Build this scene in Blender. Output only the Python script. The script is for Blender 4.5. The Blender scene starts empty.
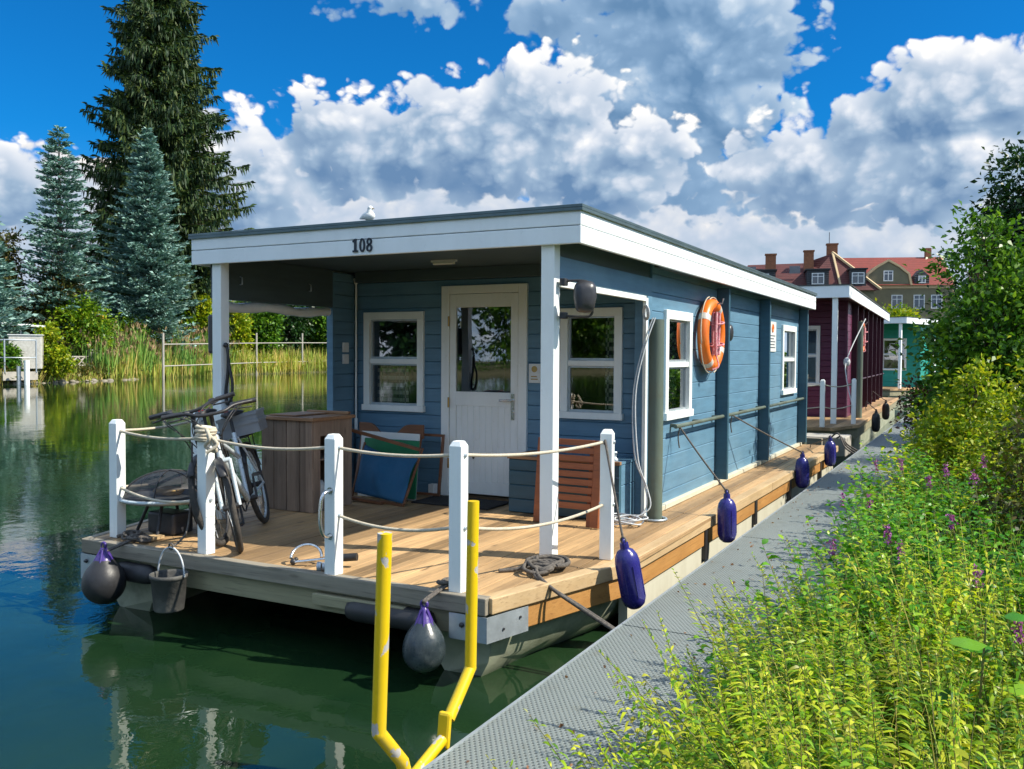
import bpy, math, random
import numpy as np
from mathutils import Vector, Matrix
sc = bpy.context.scene
COL = sc.collection
random.seed(11)
rng = np.random.default_rng(7)
R = math.radians
PI = math.pi
WLD = {}

# ---------------------------------------------------------------- camera
TH, PITCH, ROLL, FPX = R(27.65), R(1.86), R(0.34), 903.0
CAM = Vector((0, 0, 1.92))
_F = Vector((-math.sin(TH)*math.cos(PITCH), math.cos(TH)*math.cos(PITCH), -math.sin(PITCH)))
_R0 = Vector((math.cos(TH), math.sin(TH), 0)); _U0 = _R0.cross(_F)
_R = _R0*math.cos(ROLL) + _U0*math.sin(ROLL)
_U = -_R0*math.sin(ROLL) + _U0*math.cos(ROLL)
def ray(px, py): return _F + _R*((px-512)/FPX) - _U*((py-384.5)/FPX)
def onz(px, py, z):
    d = ray(px, py); return CAM + d*((z-CAM.z)/d.z)
def ony(px, py, y):
    d = ray(px, py); return CAM + d*(y/d.y)
def onx(px, py, x):
    d = ray(px, py); return CAM + d*(x/d.x)
def ondepth(px, py, dep): return CAM + ray(px, py)*dep
cd = bpy.data.cameras.new('camera'); cam = bpy.data.objects.new('camera', cd); COL.objects.link(cam)
cd.sensor_width = 36; cd.lens = FPX/1024*36; cd.clip_start = .05; cd.clip_end = 3000
M = Matrix((_R, _U, -_F)).transposed().to_4x4(); M.translation = CAM
cam.matrix_world = M
sc.camera = cam

# ---------------------------------------------------------------- mesh builder (world coordinates in, one mesh object out)
class MB:
    T = None
    def __init__(s): s.v = []; s.f = []; s.m = []; s.cur = 0; s.sm = []; s.smooth = False
    def add(s, vs, fs, smooth=None):
        b = len(s.v); s.v += [tuple(p) for p in vs]
        for f in fs: s.f.append(tuple(i+b for i in f)); s.m.append(s.cur); s.sm.append(s.smooth if smooth is None else smooth)
        return s
    def box(s, x0, x1, y0, y1, z0, z1):
        v = [(x, y, z) for x in (x0, x1) for y in (y0, y1) for z in (z0, z1)]
        return s.add(v, [(0,1,3,2),(4,6,7,5),(0,4,5,1),(2,3,7,6),(0,2,6,4),(1,5,7,3)])
    def obox(s, c, hx, hy, hz):      # centre + three half-axis vectors
        c, hx, hy, hz = map(Vector, (c, hx, hy, hz))
        v = [c+hx*a+hy*b+hz*d for a in (-1,1) for b in (-1,1) for d in (-1,1)]
        return s.add(v, [(0,1,3,2),(4,6,7,5),(0,4,5,1),(2,3,7,6),(0,2,6,4),(1,5,7,3)])
    def bar(s, a, b, w, h, up=(0,0,1)):
        a, b = Vector(a), Vector(b); d = (b-a).normalized(); u = Vector(up)
        x = d.cross(u)
        if x.length < 1e-4: x = d.cross(Vector((0,1,0)))
        x.normalize(); u = x.cross(d)
        return s.obox((a+b)/2, (b-a)/2, x*w/2, u*h/2)
    def tube(s, pts, r, n=8, cap=True, closed=False):
        pts = [Vector(p) for p in pts]; N = len(pts)
        rs = r if isinstance(r, (list, tuple)) else [r]*N
        t0 = (pts[1]-pts[0]).normalized()
        u = t0.cross(Vector((0,0,1)))
        if u.length < .01: u = t0.cross(Vector((1,0,0)))
        u.normalize(); vs = []
        for i, p in enumerate(pts):
            if closed: t = (pts[(i+1) % N]-pts[i-1])
            else: t = pts[min(i+1, N-1)]-pts[max(i-1, 0)]
            t.normalize(); u = (u - t*u.dot(t))
            if u.length < 1e-5: u = t.orthogonal()
            u.normalize(); w = t.cross(u)
            for k in range(n):
                a = 2*PI*k/n; vs.append(p + (u*math.cos(a)+w*math.sin(a))*rs[i])
        fs = []
        for i in range(N if closed else N-1):
            j = (i+1) % N
            for k in range(n): fs.append((i*n+k, i*n+(k+1) % n, j*n+(k+1) % n, j*n+k))
        s.add(vs, fs, True)
        if cap and not closed:
            s.add(vs[:n], [tuple(range(n))[::-1]], False); s.add(vs[-n:], [tuple(range(n))], False)
        return s
    def lathe(s, prof, c, axis=(0,0,1), n=20, xdir=None):   # prof = [(r, h)]
        c = Vector(c); ax = Vector(axis).normalized()
        u = Vector(xdir) if xdir else ax.orthogonal()
        u = (u-ax*u.dot(ax)).normalized(); w = ax.cross(u); vs = []
        for r, h in prof:
            for k in range(n):
                a = 2*PI*k/n; vs.append(c+ax*h+(u*math.cos(a)+w*math.sin(a))*r)
        fs = [(i*n+k, i*n+(k+1) % n, (i+1)*n+(k+1) % n, (i+1)*n+k) for i in range(len(prof)-1) for k in range(n)]
        s.add(vs, fs, True)
        if prof[0][0] > 1e-4: s.add(vs[:n], [tuple(range(n))[::-1]], False)
        if prof[-1][0] > 1e-4: s.add(vs[-n:], [tuple(range(n))], False)
        return s
    def ball(s, c, r, n=12, sc=(1,1,1)):
        m = max(6, n//2+2); vs = []; c = Vector(c)
        for i in range(m+1):
            ph = PI*i/m
            for k in range(n):
                a = 2*PI*k/n
                vs.append(c+Vector((math.sin(ph)*math.cos(a)*r*sc[0], math.sin(ph)*math.sin(a)*r*sc[1], math.cos(ph)*r*sc[2])))
        return s.add(vs, [(i*n+k, (i+1)*n+k, (i+1)*n+(k+1) % n, i*n+(k+1) % n) for i in range(m) for k in range(n)], True)
    def torus(s, c, R_, r, axis=(0,0,1), N=28, n=8, a0=0, a1=2*PI, xdir=None):
        c = Vector(c); ax = Vector(axis).normalized(); u = Vector(xdir) if xdir else ax.orthogonal()
        u = (u-ax*u.dot(ax)).normalized(); w = ax.cross(u)
        full = abs(a1-a0-2*PI) < 1e-6
        pts = [c+(u*math.cos(a)+w*math.sin(a))*R_ for a in [a0+(a1-a0)*i/(N if full else N-1) for i in range(N)]]
        return s.tube(pts, r, n, closed=full)
    def prism(s, poly, z0, z1):
        n = len(poly); v = [(x, y, z0) for x, y in poly]+[(x, y, z1) for x, y in poly]
        return s.add(v, [tuple(range(n))[::-1], tuple(range(n, 2*n))]+[(i, (i+1) % n, n+(i+1) % n, n+i) for i in range(n)])
    def sheet(s, poly, ext):           # any planar polygon (3D) extruded by a vector
        n = len(poly); e = Vector(ext); p = [Vector(q) for q in poly]
        return s.add(p+[q+e for q in p], [tuple(range(n))[::-1], tuple(range(n, 2*n))]+[(i, (i+1) % n, n+(i+1) % n, n+i) for i in range(n)])
    def build(s, name, mats, parent=None, bevel=0, recalc=True):
        v = np.array(s.v, dtype=np.float64).reshape(-1, 3)
        if MB.T is not None:
            A = np.array(MB.T); v = v@A[:3, :3].T+A[:3, 3]
        o = mesh_obj(name, v, s.f, mats, parent, s.m, s.sm)
        if recalc:
            import bmesh
            bm = bmesh.new(); bm.from_mesh(o.data); bmesh.ops.recalc_face_normals(bm, faces=bm.faces); bm.to_mesh(o.data); bm.free()
        if bevel:
            b = o.modifiers.new('bevel', 'BEVEL'); b.width = bevel; b.segments = 2; b.limit_method = 'ANGLE'; b.angle_limit = R(40)
        return o

def wloc(o): return WLD.get(o.name, Vector((0, 0, 0)))
def link(o, loc, parent):
    COL.objects.link(o)
    if parent is not None:
        o.parent = parent; o.location = Vector(loc)-wloc(parent)
    else: o.location = loc
    WLD[o.name] = Vector(loc)
    return o
def mesh_obj(name, v, f, mats, parent=None, mi=None, sm=None):
    """v world coordinates (numpy), origin goes to the base centre"""
    lo, hi = v.min(0), v.max(0)
    org = np.array([(lo[0]+hi[0])/2, (lo[1]+hi[1])/2, lo[2]])
    me = bpy.data.meshes.new(name)
    if isinstance(f, np.ndarray):
        k = f.shape[1]; me.vertices.add(len(v)); me.vertices.foreach_set('co', (v-org).astype(np.float32).ravel())
        me.loops.add(f.size); me.loops.foreach_set('vertex_index', f.astype(np.int32).ravel())
        me.polygons.add(len(f)); me.polygons.foreach_set('loop_start', np.arange(0, f.size, k, dtype=np.int32))
        me.update(calc_edges=True)
    else:
        me.from_pydata([tuple(p) for p in (v-org)], [], f)
    if not isinstance(mats, (list, tuple)): mats = [mats]
    for m in mats: me.materials.append(m)
    if mi is not None and len(mats) > 1: me.polygons.foreach_set('material_index', np.array(mi, dtype=np.int32))
    if sm is not None: me.polygons.foreach_set('use_smooth', np.array(sm, dtype=bool))
    me.update()
    return link(bpy.data.objects.new(name, me), Vector(org), parent)
def thing(name, label, cat, loc=(0,0,0), group=None):
    o = bpy.data.objects.new(name, None); o.empty_display_size = .2
    if MB.T is not None: loc = MB.T @ Vector(loc)
    link(o, loc, None); o['label'] = label; o['category'] = cat
    if group: o['group'] = group
    return o
def tag(o, label, cat, group=None):
    o['label'] = label; o['category'] = cat
    if group: o['group'] = group
    return o
def kind(o, k, label=None):
    o['kind'] = k
    if label: o['label'] = label
    return o
def copy_tree(o, parent=None):
    c = o.copy(); COL.objects.link(c)
    WLD[c.name] = WLD.get(o.name, Vector((0,0,0)))
    if parent is not None:
        c.parent = parent
    for ch in list(o.children): copy_tree(ch, c)
    return c
def sag(a, b, drop, n=14):
    a, b = Vector(a), Vector(b)
    return [a.lerp(b, i/n)+Vector((0, 0, -4*drop*(i/n)*(1-i/n))) for i in range(n+1)]
def smoothpath(pts, k=6):
    P = [Vector(p) for p in pts]; out = []
    for i in range(len(P)-1):
        p0, p1, p2, p3 = P[max(i-1, 0)], P[i], P[i+1], P[min(i+2, len(P)-1)]
        for j in range(k):
            t = j/k
            out.append(.5*((2*p1)+(p2-p0)*t+(2*p0-5*p1+4*p2-p3)*t*t+(3*p1-p0-3*p2+p3)*t**3))
    out.append(P[-1]); return out

# ---------------------------------------------------------------- materials
class NT:
    def __init__(s, tree): s.t = tree; s.n = tree.nodes; s.l = tree.links
    def new(s, typ, **k):
        n = s.n.new(typ)
        for a, b in k.items():
            if a.startswith('i_'):
                key = a[2:]; key = int(key) if key.isdigit() else key.replace('_', ' ')
                s.put(n.inputs[key], b)
            else: setattr(n, a, b)
        return n
    def put(s, sock, v):
        if isinstance(v, bpy.types.NodeSocket): s.l.new(v, sock)
        elif isinstance(v, bpy.types.Node): s.l.new(v.outputs[0], sock)
        else: sock.default_value = v
    def math(s, op, a, b=None, c=None, clamp=False):
        n = s.n.new('ShaderNodeMath'); n.operation = op; n.use_clamp = clamp
        for i, v in enumerate((a, b, c)):
            if v is not None: s.put(n.inputs[i], v)
        return n.outputs[0]
    def mix(s, f, a, b, blend='MIX'):
        n = s.n.new('ShaderNodeMix'); n.data_type = 'RGBA'; n.blend_type = blend
        s.put(n.inputs[0], f); s.put(n.inputs[6], c4(a)); s.put(n.inputs[7], c4(b)); return n.outputs[2]
    def ramp(s, f, *st):
        n = s.n.new('ShaderNodeValToRGB'); s.put(n.inputs[0], f); e = n.color_ramp.elements
        while len(e) < len(st): e.new(.5)
        for i, (p, c) in enumerate(st):
            e[i].position = p; e[i].color = c4(c if not isinstance(c, (int, float)) else (c, c, c))
        return n.outputs[0]
    def rng(s, v, a, b, c=0, d=1, smooth=False):
        n = s.n.new('ShaderNodeMapRange'); s.put(n.inputs[0], v)
        if smooth: n.interpolation_type = 'SMOOTHSTEP'
        for i, x in enumerate((a, b, c, d)): n.inputs[i+1].default_value = x
        return n.outputs[0]
    def coord(s, which='Object', scale=(1,1,1), rot=(0,0,0)):
        t = s.n.new('ShaderNodeTexCoord'); m = s.n.new('ShaderNodeMapping')
        s.l.new(t.outputs[which], m.inputs[0]); m.inputs['Scale'].default_value = scale; m.inputs['Rotation'].default_value = rot
        return m.outputs[0]
    def noise(s, vec, scale, detail=4, rough=.55, dist=0):
        n = s.n.new('ShaderNodeTexNoise'); s.put(n.inputs['Vector'], vec)
        n.inputs['Scale'].default_value = scale; n.inputs['Detail'].default_value = detail
        n.inputs['Roughness'].default_value = rough; n.inputs['Distortion'].default_value = dist
        return n.outputs[0]
def c4(c):
    if isinstance(c, (tuple, list)) and len(c) == 3: return (c[0], c[1], c[2], 1)
    return c
def newmat(name):
    m = bpy.data.materials.new(name); m.use_nodes = True; nt = NT(m.node_tree)
    return m, nt, nt.n['Principled BSDF']
def bump(nt, p, h, strength=.3, dist=.01):
    b = nt.new('ShaderNodeBump'); b.inputs['Strength'].default_value = strength; b.inputs['Distance'].default_value = dist
    nt.put(b.inputs['Height'], h); nt.l.new(b.outputs[0], p.inputs['Normal'])
def pm(name, c1, c2=None, scale=4, rough=.6, metal=0, bmp=.15, stretch=(1,1,1), dirt=None, dirt_amt=.3, spec=.5, bdist=.01):
    m, nt, p = newmat(name)
    c2 = c2 or tuple(x*.75 for x in c1)
    v = nt.coord('Object', stretch)
    n1 = nt.noise(v, scale, 5, .6); n2 = nt.noise(v, scale*6, 4, .6)
    col = nt.mix(nt.ramp(n1, (.3, 0), (.7, 1)), c1, c2)
    if dirt:
        d = nt.noise(nt.coord('Object', (1, 1, 1)), 2.3, 6, .7)
        col = nt.mix(nt.math('MULTIPLY', nt.ramp(d, (.5, 0), (.72, 1)), dirt_amt), col, dirt)
    nt.put(p.inputs['Base Color'], col); p.inputs['Metallic'].default_value = metal
    nt.put(p.inputs['Roughness'], nt.rng(n2, .3, .7, rough-.08, rough+.08))
    p.inputs['Specular IOR Level'].default_value = spec
    if bmp: bump(nt, p, n2, bmp, bdist)
    return m
def wood(name, c1, c2, dark, axis='Y', rough=.7, knots=True, board=None, boff=0, varamt=.35):
    """grain along axis; colour varies board by board if board = (axis, width)"""
    m, nt, p = newmat(name)
    st = {'X': (.6, 14, 14), 'Y': (14, .6, 14), 'Z': (14, 14, .6)}[axis]
    v = nt.coord('Object', st)
    if board:
        ax, w = board
        sx = nt.new('ShaderNodeSeparateXYZ'); nt.put(sx.inputs[0], nt.coord('Object'))
        cell = nt.math('FLOOR', nt.math('DIVIDE', nt.math('ADD', sx.outputs['XYZ'.index(ax)], boff), w))
        wn = nt.new('ShaderNodeTexWhiteNoise', noise_dimensions='1D'); nt.put(wn.inputs['W'], cell)
        off = nt.new('ShaderNodeVectorMath', operation='ADD'); nt.put(off.inputs[0], v)
        cmb = nt.new('ShaderNodeCombineXYZ'); sh = nt.math('MULTIPLY', wn.outputs[0], 57.0)
        for i in range(3): nt.put(cmb.inputs[i], sh)
        nt.put(off.inputs[1], cmb.outputs[0]); v = off.outputs[0]
    g = nt.noise(v, 1.4, 7, .68, .4); g2 = nt.noise(v, 6, 4, .6)
    big = nt.noise(nt.coord('Object'), 1.2, 4, .6)
    col = nt.mix(nt.ramp(g, (.32, 0), (.68, 1)), c1, c2)
    col = nt.mix(nt.math('MULTIPLY', nt.ramp(g2, (.56, 0), (.72, 1)), .6), col, dark)
    col = nt.mix(nt.math('MULTIPLY', nt.ramp(big, (.42, 0), (.65, 1)), .45), col, tuple(x*.62 for x in c2))
    if board:
        k = nt.rng(wn.outputs[0], 0, 1, 1-varamt, 1+varamt*.45)
        hs = nt.new('ShaderNodeHueSaturation'); nt.put(hs.inputs['Color'], col); nt.put(hs.inputs['Value'], k); col = hs.outputs[0]
    if knots:
        vo = nt.new('ShaderNodeTexVoronoi'); nt.put(vo.inputs['Vector'], nt.coord('Object', {'X': (2.2, 7, 7), 'Y': (7, 2.2, 7), 'Z': (7, 7, 2.2)}[axis])); vo.inputs['Scale'].default_value = .9
        col = nt.mix(nt.math('MULTIPLY', nt.rng(vo.outputs[0], .05, .13, 1, 0), .75), col, dark)
    nt.put(p.inputs['Base Color'], col); p.inputs['Roughness'].default_value = rough
    bump(nt, p, nt.math('ADD', g, nt.math('MULTIPLY', g2, .6)), .5, .004)
    return m
def leafmat(name, cols, trans=.35, rough=.5, seedscale=1.3):
    m, nt, p = newmat(name)
    geo = nt.new('ShaderNodeNewGeometry'); rnd = geo.outputs['Random Per Island']
    st = [(i/max(1, len(cols)-1), c) for i, c in enumerate(cols)]
    col = nt.ramp(rnd, *st)
    big = nt.noise(nt.coord('Object'), seedscale, 3, .5)
    hs = nt.new('ShaderNodeHueSaturation'); nt.put(hs.inputs['Color'], col); nt.put(hs.inputs['Value'], nt.rng(big, .3, .7, .75, 1.25)); nt.put(hs.inputs['Hue'], nt.rng(big, .3, .7, .512, .488))
    col = hs.outputs[0]
    nt.put(p.inputs['Base Color'], col); p.inputs['Roughness'].default_value = rough; p.inputs['Specular IOR Level'].default_value = .35
    tr = nt.new('ShaderNodeBsdfTranslucent')
    tc = nt.mix(.5, col, (1, 1, .15), 'MULTIPLY')
    nt.put(tr.inputs[0], nt.mix(.0, tc, tc))
    mx = nt.new('ShaderNodeMixShader'); mx.inputs[0].default_value = trans
    nt.l.new(p.outputs[0], mx.inputs[1]); nt.l.new(tr.outputs[0], mx.inputs[2])
    nt.l.new(mx.outputs[0], nt.n['Material Output'].inputs[0])
    return m
# ---------------------------------------------------------------- materials used all over
def siding_mat(name, c, worn):
    m, nt, p = newmat(name)
    n = nt.noise(nt.coord('Object', (.5, .5, 5)), 3, 5, .65); f = nt.noise(nt.coord('Object', (3, 3, 40)), 3, 4, .6)
    big = nt.noise(nt.coord('Object'), .9, 5, .65)
    sp = nt.noise(nt.coord('Object', (1, 1, 1.5)), 9, 7, .72)
    col = nt.mix(nt.ramp(n, (.3, 0), (.7, 1)), c, tuple(x*.72 for x in c))
    col = nt.mix(nt.math('MULTIPLY', nt.ramp(big, (.45, 0), (.7, 1)), .35), col, worn)
    col = nt.mix(nt.math('MULTIPLY', nt.ramp(sp, (.66, 0), (.76, 1)), .35), col, tuple(min(1, x*1.8+.05) for x in c))
    nt.put(p.inputs['Base Color'], col); p.inputs['Roughness'].default_value = .5
    bump(nt, p, nt.math('ADD', f, sp), .35, .003)
    return m
M = {}
M['blue'] = siding_mat('blue_paint', (.12, .255, .375), (.22, .36, .46))
M['blueshade'] = siding_mat('shaded_blue_paint', (.035, .105, .155), (.06, .15, .2))  # darker copy of the wall blue, shade put into the colour
M['maroon'] = siding_mat('maroon_paint', (.11, .014, .055), (.17, .04, .09))
M['maroondark'] = siding_mat('maroon_trim', (.045, .008, .02), (.07, .02, .03))
M['teal'] = siding_mat('teal_paint', (.01, .32, .25), (.05, .45, .35))
def white_mat(name, c, grime):
    m, nt, p = newmat(name)
    n = nt.noise(nt.coord('Object', (1, 1, .35)), 4, 6, .68); f = nt.noise(nt.coord('Object', (9, 9, 2)), 6, 4, .6); s = nt.noise(nt.coord('Object'), 14, 6, .7)
    col = nt.mix(nt.math('MULTIPLY', nt.ramp(n, (.45, 0), (.75, 1)), .35), c, grime)
    col = nt.mix(nt.math('MULTIPLY', nt.ramp(s, (.62, 0), (.74, 1)), .45), col, grime)
    nt.put(p.inputs['Base Color'], col); p.inputs['Roughness'].default_value = .45
    bump(nt, p, f, .25, .002); return m
M['white'] = white_mat('white_paint', (.86, .90, .88), (.62, .64, .58))
M['fascia'] = white_mat('roof_board_paint', (.84, .89, .90), (.66, .70, .69))
M['cream'] = white_mat('cream_hull_paint', (.62, .60, .48), (.34, .31, .2))
M['deck'] = wood('deck_boards', (.60, .38, .18), (.42, .27, .135), (.13, .08, .045), 'Y', .6, True, ('X', .145), 0, .5)
M['rimgrey'] = wood('weathered_rim', (.34, .30, .23), (.22, .195, .15), (.08, .06, .04), 'X', .8)
M['rimnew'] = wood('pale_rim_board', (.60, .44, .25), (.50, .34, .17), (.2, .11, .05), 'Y', .6)
M['rimlow'] = wood('larch_rim_board', (.55, .29, .09), (.44, .21, .06), (.18, .08, .03), 'Y', .55)
M['rimlowf'] = wood('greenish_rim_board', (.36, .33, .2), (.26, .24, .15), (.09, .08, .05), 'X', .75)
M['cabinet'] = wood('weathered_cabinet_boards', (.40, .29, .21), (.25, .175, .125), (.07, .045, .03), 'Z', .75, True, ('X', .11), 0, .4)
M['cabtop'] = wood('cabinet_top_board', (.42, .24, .12), (.28, .15, .075), (.1, .05, .03), 'X', .6)
M['teak'] = wood('oiled_teak', (.36, .115, .035), (.22, .065, .02), (.07, .02, .01), 'X', .45, False)
M['brownwood'] = wood('brown_chair_wood', (.25, .11, .055), (.15, .065, .03), (.05, .02, .01), 'X', .5, False)
M['black'] = pm('black_rubber', (.018, .018, .02), (.03, .03, .032), 8, .45, 0, .1)
M['blackpl'] = pm('black_plastic', (.025, .026, .03), (.045, .045, .05), 5, .35, 0, .05, dirt=(.2, .2, .18), dirt_amt=.25)
M['ballgrey'] = pm('scuffed_buoy_rubber', (.02, .03, .036), (.045, .06, .066), 9, .3, 0, .12, dirt=(.22, .25, .25), dirt_amt=.5)
M['purple'] = pm('violet_buoy_vinyl', (.08, .04, .25), (.05, .03, .17), 5, .35)
M['navy'] = pm('navy_fender_vinyl', (.022, .02, .16), (.03, .028, .2), 6, .25, 0, .05, dirt=(.15, .15, .25), dirt_amt=.3)
M['rope'] = pm('natural_rope', (.62, .56, .44), (.48, .42, .31), 60, .85, 0, .8, bdist=.004)
M['ropedark'] = pm('dark_braided_rope', (.05, .045, .04), (.16, .14, .12), 60, .85, 0, .8, bdist=.004)
M['ropewhite'] = pm('white_cord', (.62, .66, .68), (.5, .52, .54), 60, .8, 0, .6, bdist=.003)
M['galv'] = pm('galvanised_steel', (.52, .58, .62), (.38, .43, .46), 7, .42, .55, .08)
M['pile'] = pm('pile_steel', (.15, .19, .15), (.08, .11, .09), 2.5, .5, .1, .12, (1, 1, .3), (.12, .10, .05), .6)
M['chrome'] = pm('polished_steel', (.7, .7, .68), (.6, .6, .6), 9, .2, 1, .02)
M['hull'] = pm('weathered_hull_steel', (.50, .51, .38), (.34, .38, .27), 3, .45, .1, .15, (1, 1, 2), (.08, .09, .05), .6)
M['yellow'] = pm('yellow_paint', (.80, .60, .005), (.72, .52, .01), 3, .32, 0, .1, (1, 1, 1), (.45, .38, .3), .0)
def chipped():
    m, nt, p = newmat('chipped_yellow_paint')
    n = nt.noise(nt.coord('Object', (1, 1, .6)), 13, 3, .5); f = nt.noise(nt.coord('Object'), 30, 3, .6)
    ch = nt.ramp(n, (.605, 0), (.62, 1))
    nt.put(p.inputs['Base Color'], nt.mix(ch, nt.mix(f, (.74, .51, .006), (.64, .44, .01)), (.42, .40, .38)))
    nt.put(p.inputs['Roughness'], nt.rng(ch, 0, 1, .35, .6)); bump(nt, p, nt.math('SUBTRACT', f, ch), .3, .002); return m
M['yellow'] = chipped()
M['flash'] = pm('roof_flashing', (.13, .19, .20), (.09, .13, .14), 4, .4, .5, .1)
M['roofing'] = pm('roof_felt', (.09, .095, .09), (.06, .065, .06), 6, .9, 0, .4)
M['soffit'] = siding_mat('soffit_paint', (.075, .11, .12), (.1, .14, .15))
M['inner'] = pm('cabin_lining', (.35, .25, .16), (.27, .19, .12), 3, .7)
M['bluefab'] = pm('blue_canvas', (.010, .085, .19), (.018, .13, .26), 3, .8, 0, .5, (1, 1, 1), (.1, .2, .35), .3)
M['greenpan'] = pm('green_board', (.01, .22, .09), (.01, .15, .07), 4, .5)
M['red'] = pm('red_plastic', (.55, .03, .02), None, 6, .4)
M['orange'] = pm('orange_ring_vinyl', (.85, .19, .015), (.75, .15, .015), 4, .4, 0, .08, dirt=(.6, .3, .12), dirt_amt=.35)
M['reflect'] = pm('reflective_band', (.68, .66, .6), (.5, .48, .42), 8, .35)
M['pinkrope'] = pm('red_white_rope', (.55, .06, .12), (.72, .5, .5), 45, .8, 0, .7)
M['silverpaint'] = pm('silver_frame_paint', (.60, .68, .72), (.56, .63, .66), 5, .3, .25, 0)
M['tyre'] = pm('tyre_rubber', (.03, .028, .026), (.07, .06, .05), 20, .8, 0, .6)
M['greybox'] = pm('grey_crate_plastic', (.20, .22, .24), (.26, .28, .30), 5, .45)
M['mesh'] = None
M['number'] = pm('navy_number_paint', (.012, .02, .035), None, 5, .4)
M['paper'] = pm('sign_white', (.75, .77, .75), (.66, .68, .68), 5, .45)
M['brass'] = pm('brass', (.5, .33, .12), None, 6, .35, .9)
M['mat_rubber'] = pm('doormat_fibre', (.02, .02, .022), (.04, .04, .04), 40, .95, 0, .8)
M['curtain'] = None
def glass(name, tint=(.75, .8, .78), refl=1.9):
    m, nt, p = newmat(name); nt.n.remove(p)
    fr = nt.new('ShaderNodeFresnel'); fr.inputs[0].default_value = 1.6
    tr = nt.new('ShaderNodeBsdfTransparent'); tr.inputs[0].default_value = c4(tint)
    gl = nt.new('ShaderNodeBsdfGlossy'); gl.inputs['Roughness'].default_value = .012; gl.inputs[0].default_value = (1, 1, 1, 1)
    b = nt.new('ShaderNodeBump'); b.inputs['Strength'].default_value = .05; b.inputs['Distance'].default_value = .02
    nt.put(b.inputs['Height'], nt.noise(nt.coord('Object'), 2.2, 1, .4)); nt.l.new(b.outputs[0], gl.inputs['Normal'])
    mx = nt.new('ShaderNodeMixShader'); nt.put(mx.inputs[0], nt.math('MULTIPLY_ADD', fr.outputs[0], refl, .04, clamp=True))
    nt.l.new(tr.outputs[0], mx.inputs[1]); nt.l.new(gl.outputs[0], mx.inputs[2]); nt.l.new(mx.outputs[0], nt.n['Material Output'].inputs[0])
    return m
M['glass'] = glass('window_glass', (.62, .66, .62), 2.6)
def sheer(name, col, alpha, rough=.6, grid=None):
    m, nt, p = newmat(name)
    n = nt.noise(nt.coord('Object', (1, 1, 1)), 9, 5, .7)
    nt.put(p.inputs['Base Color'], nt.mix(n, col, tuple(min(1, x*1.5) for x in col))); p.inputs['Roughness'].default_value = rough
    if grid:
        sx = nt.new('ShaderNodeSeparateXYZ'); nt.put(sx.inputs[0], nt.coord('Object'))
        ax = [nt.math('GREATER_THAN', nt.math('PINGPONG', sx.outputs[i], grid), grid*.78) for i in range(3)]
        nt.put(p.inputs['Alpha'], nt.math('MAXIMUM', nt.math('MAXIMUM', ax[0], ax[1]), nt.math('MAXIMUM', ax[2], alpha)))
    else: p.inputs['Alpha'].default_value = alpha
    return m
M['film'] = sheer('clear_rolled_film', (.66, .72, .75), .97, .12)
M['net'] = sheer('dark_wire_net', (.03, .03, .035), .62, .5)
def checker():
    m, nt, p = newmat('checked_cloth')
    ck = nt.new('ShaderNodeTexChecker'); nt.put(ck.inputs[0], nt.coord('Object')); ck.inputs['Scale'].default_value = 26
    nt.put(p.inputs['Base Color'], nt.mix(ck.outputs['Fac'], (.7, .7, .68), (.1, .12, .16))); p.inputs['Roughness'].default_value = .9
    return m
M['check'] = checker()
def grating():
    m, nt, p = newmat('perforated_steel_grating')
    sx = nt.new('ShaderNodeSeparateXYZ'); nt.put(sx.inputs[0], nt.coord('Object'))
    P_ = .020
    row = nt.math('FLOOR', nt.math('DIVIDE', sx.outputs[1], P_))
    fx = nt.math('SUBTRACT', nt.math('FRACT', nt.math('ADD', nt.math('DIVIDE', sx.outputs[0], P_*1.3), nt.math('MULTIPLY', row, .5))), .5)
    fy = nt.math('SUBTRACT', nt.math('FRACT', nt.math('DIVIDE', sx.outputs[1], P_)), .5)
    d = nt.math('ADD', nt.math('POWER', nt.math('MULTIPLY', fx, 1.35), 2), nt.math('POWER', fy, 2))
    hole = nt.rng(d, .055, .085, 1, 0)
    nb = nt.noise(nt.coord('Object'), 1.1, 6, .65); nf = nt.noise(nt.coord('Object'), 9, 5, .7)
    col = nt.mix(nb, (.29, .325, .315), (.19, .22, .21))
    col = nt.mix(nt.math('MULTIPLY', nt.ramp(nf, (.55, 0), (.75, 1)), .5), col, (.17, .17, .13))
    nt.put(p.inputs['Base Color'], col)
    p.inputs['Metallic'].default_value = .3; p.inputs['Roughness'].default_value = .5
    bump(nt, p, nt.rng(d, .05, .16, 0, 1), .8, .006)
    tr = nt.new('ShaderNodeBsdfTransparent'); mx = nt.new('ShaderNodeMixShader')
    nt.put(mx.inputs[0], nt.math('MULTIPLY', hole, .62)); nt.l.new(p.outputs[0], mx.inputs[1]); nt.l.new(tr.outputs[0], mx.inputs[2])
    nt.l.new(mx.outputs[0], nt.n['Material Output'].inputs[0]); return m
M['grating'] = grating()
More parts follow.
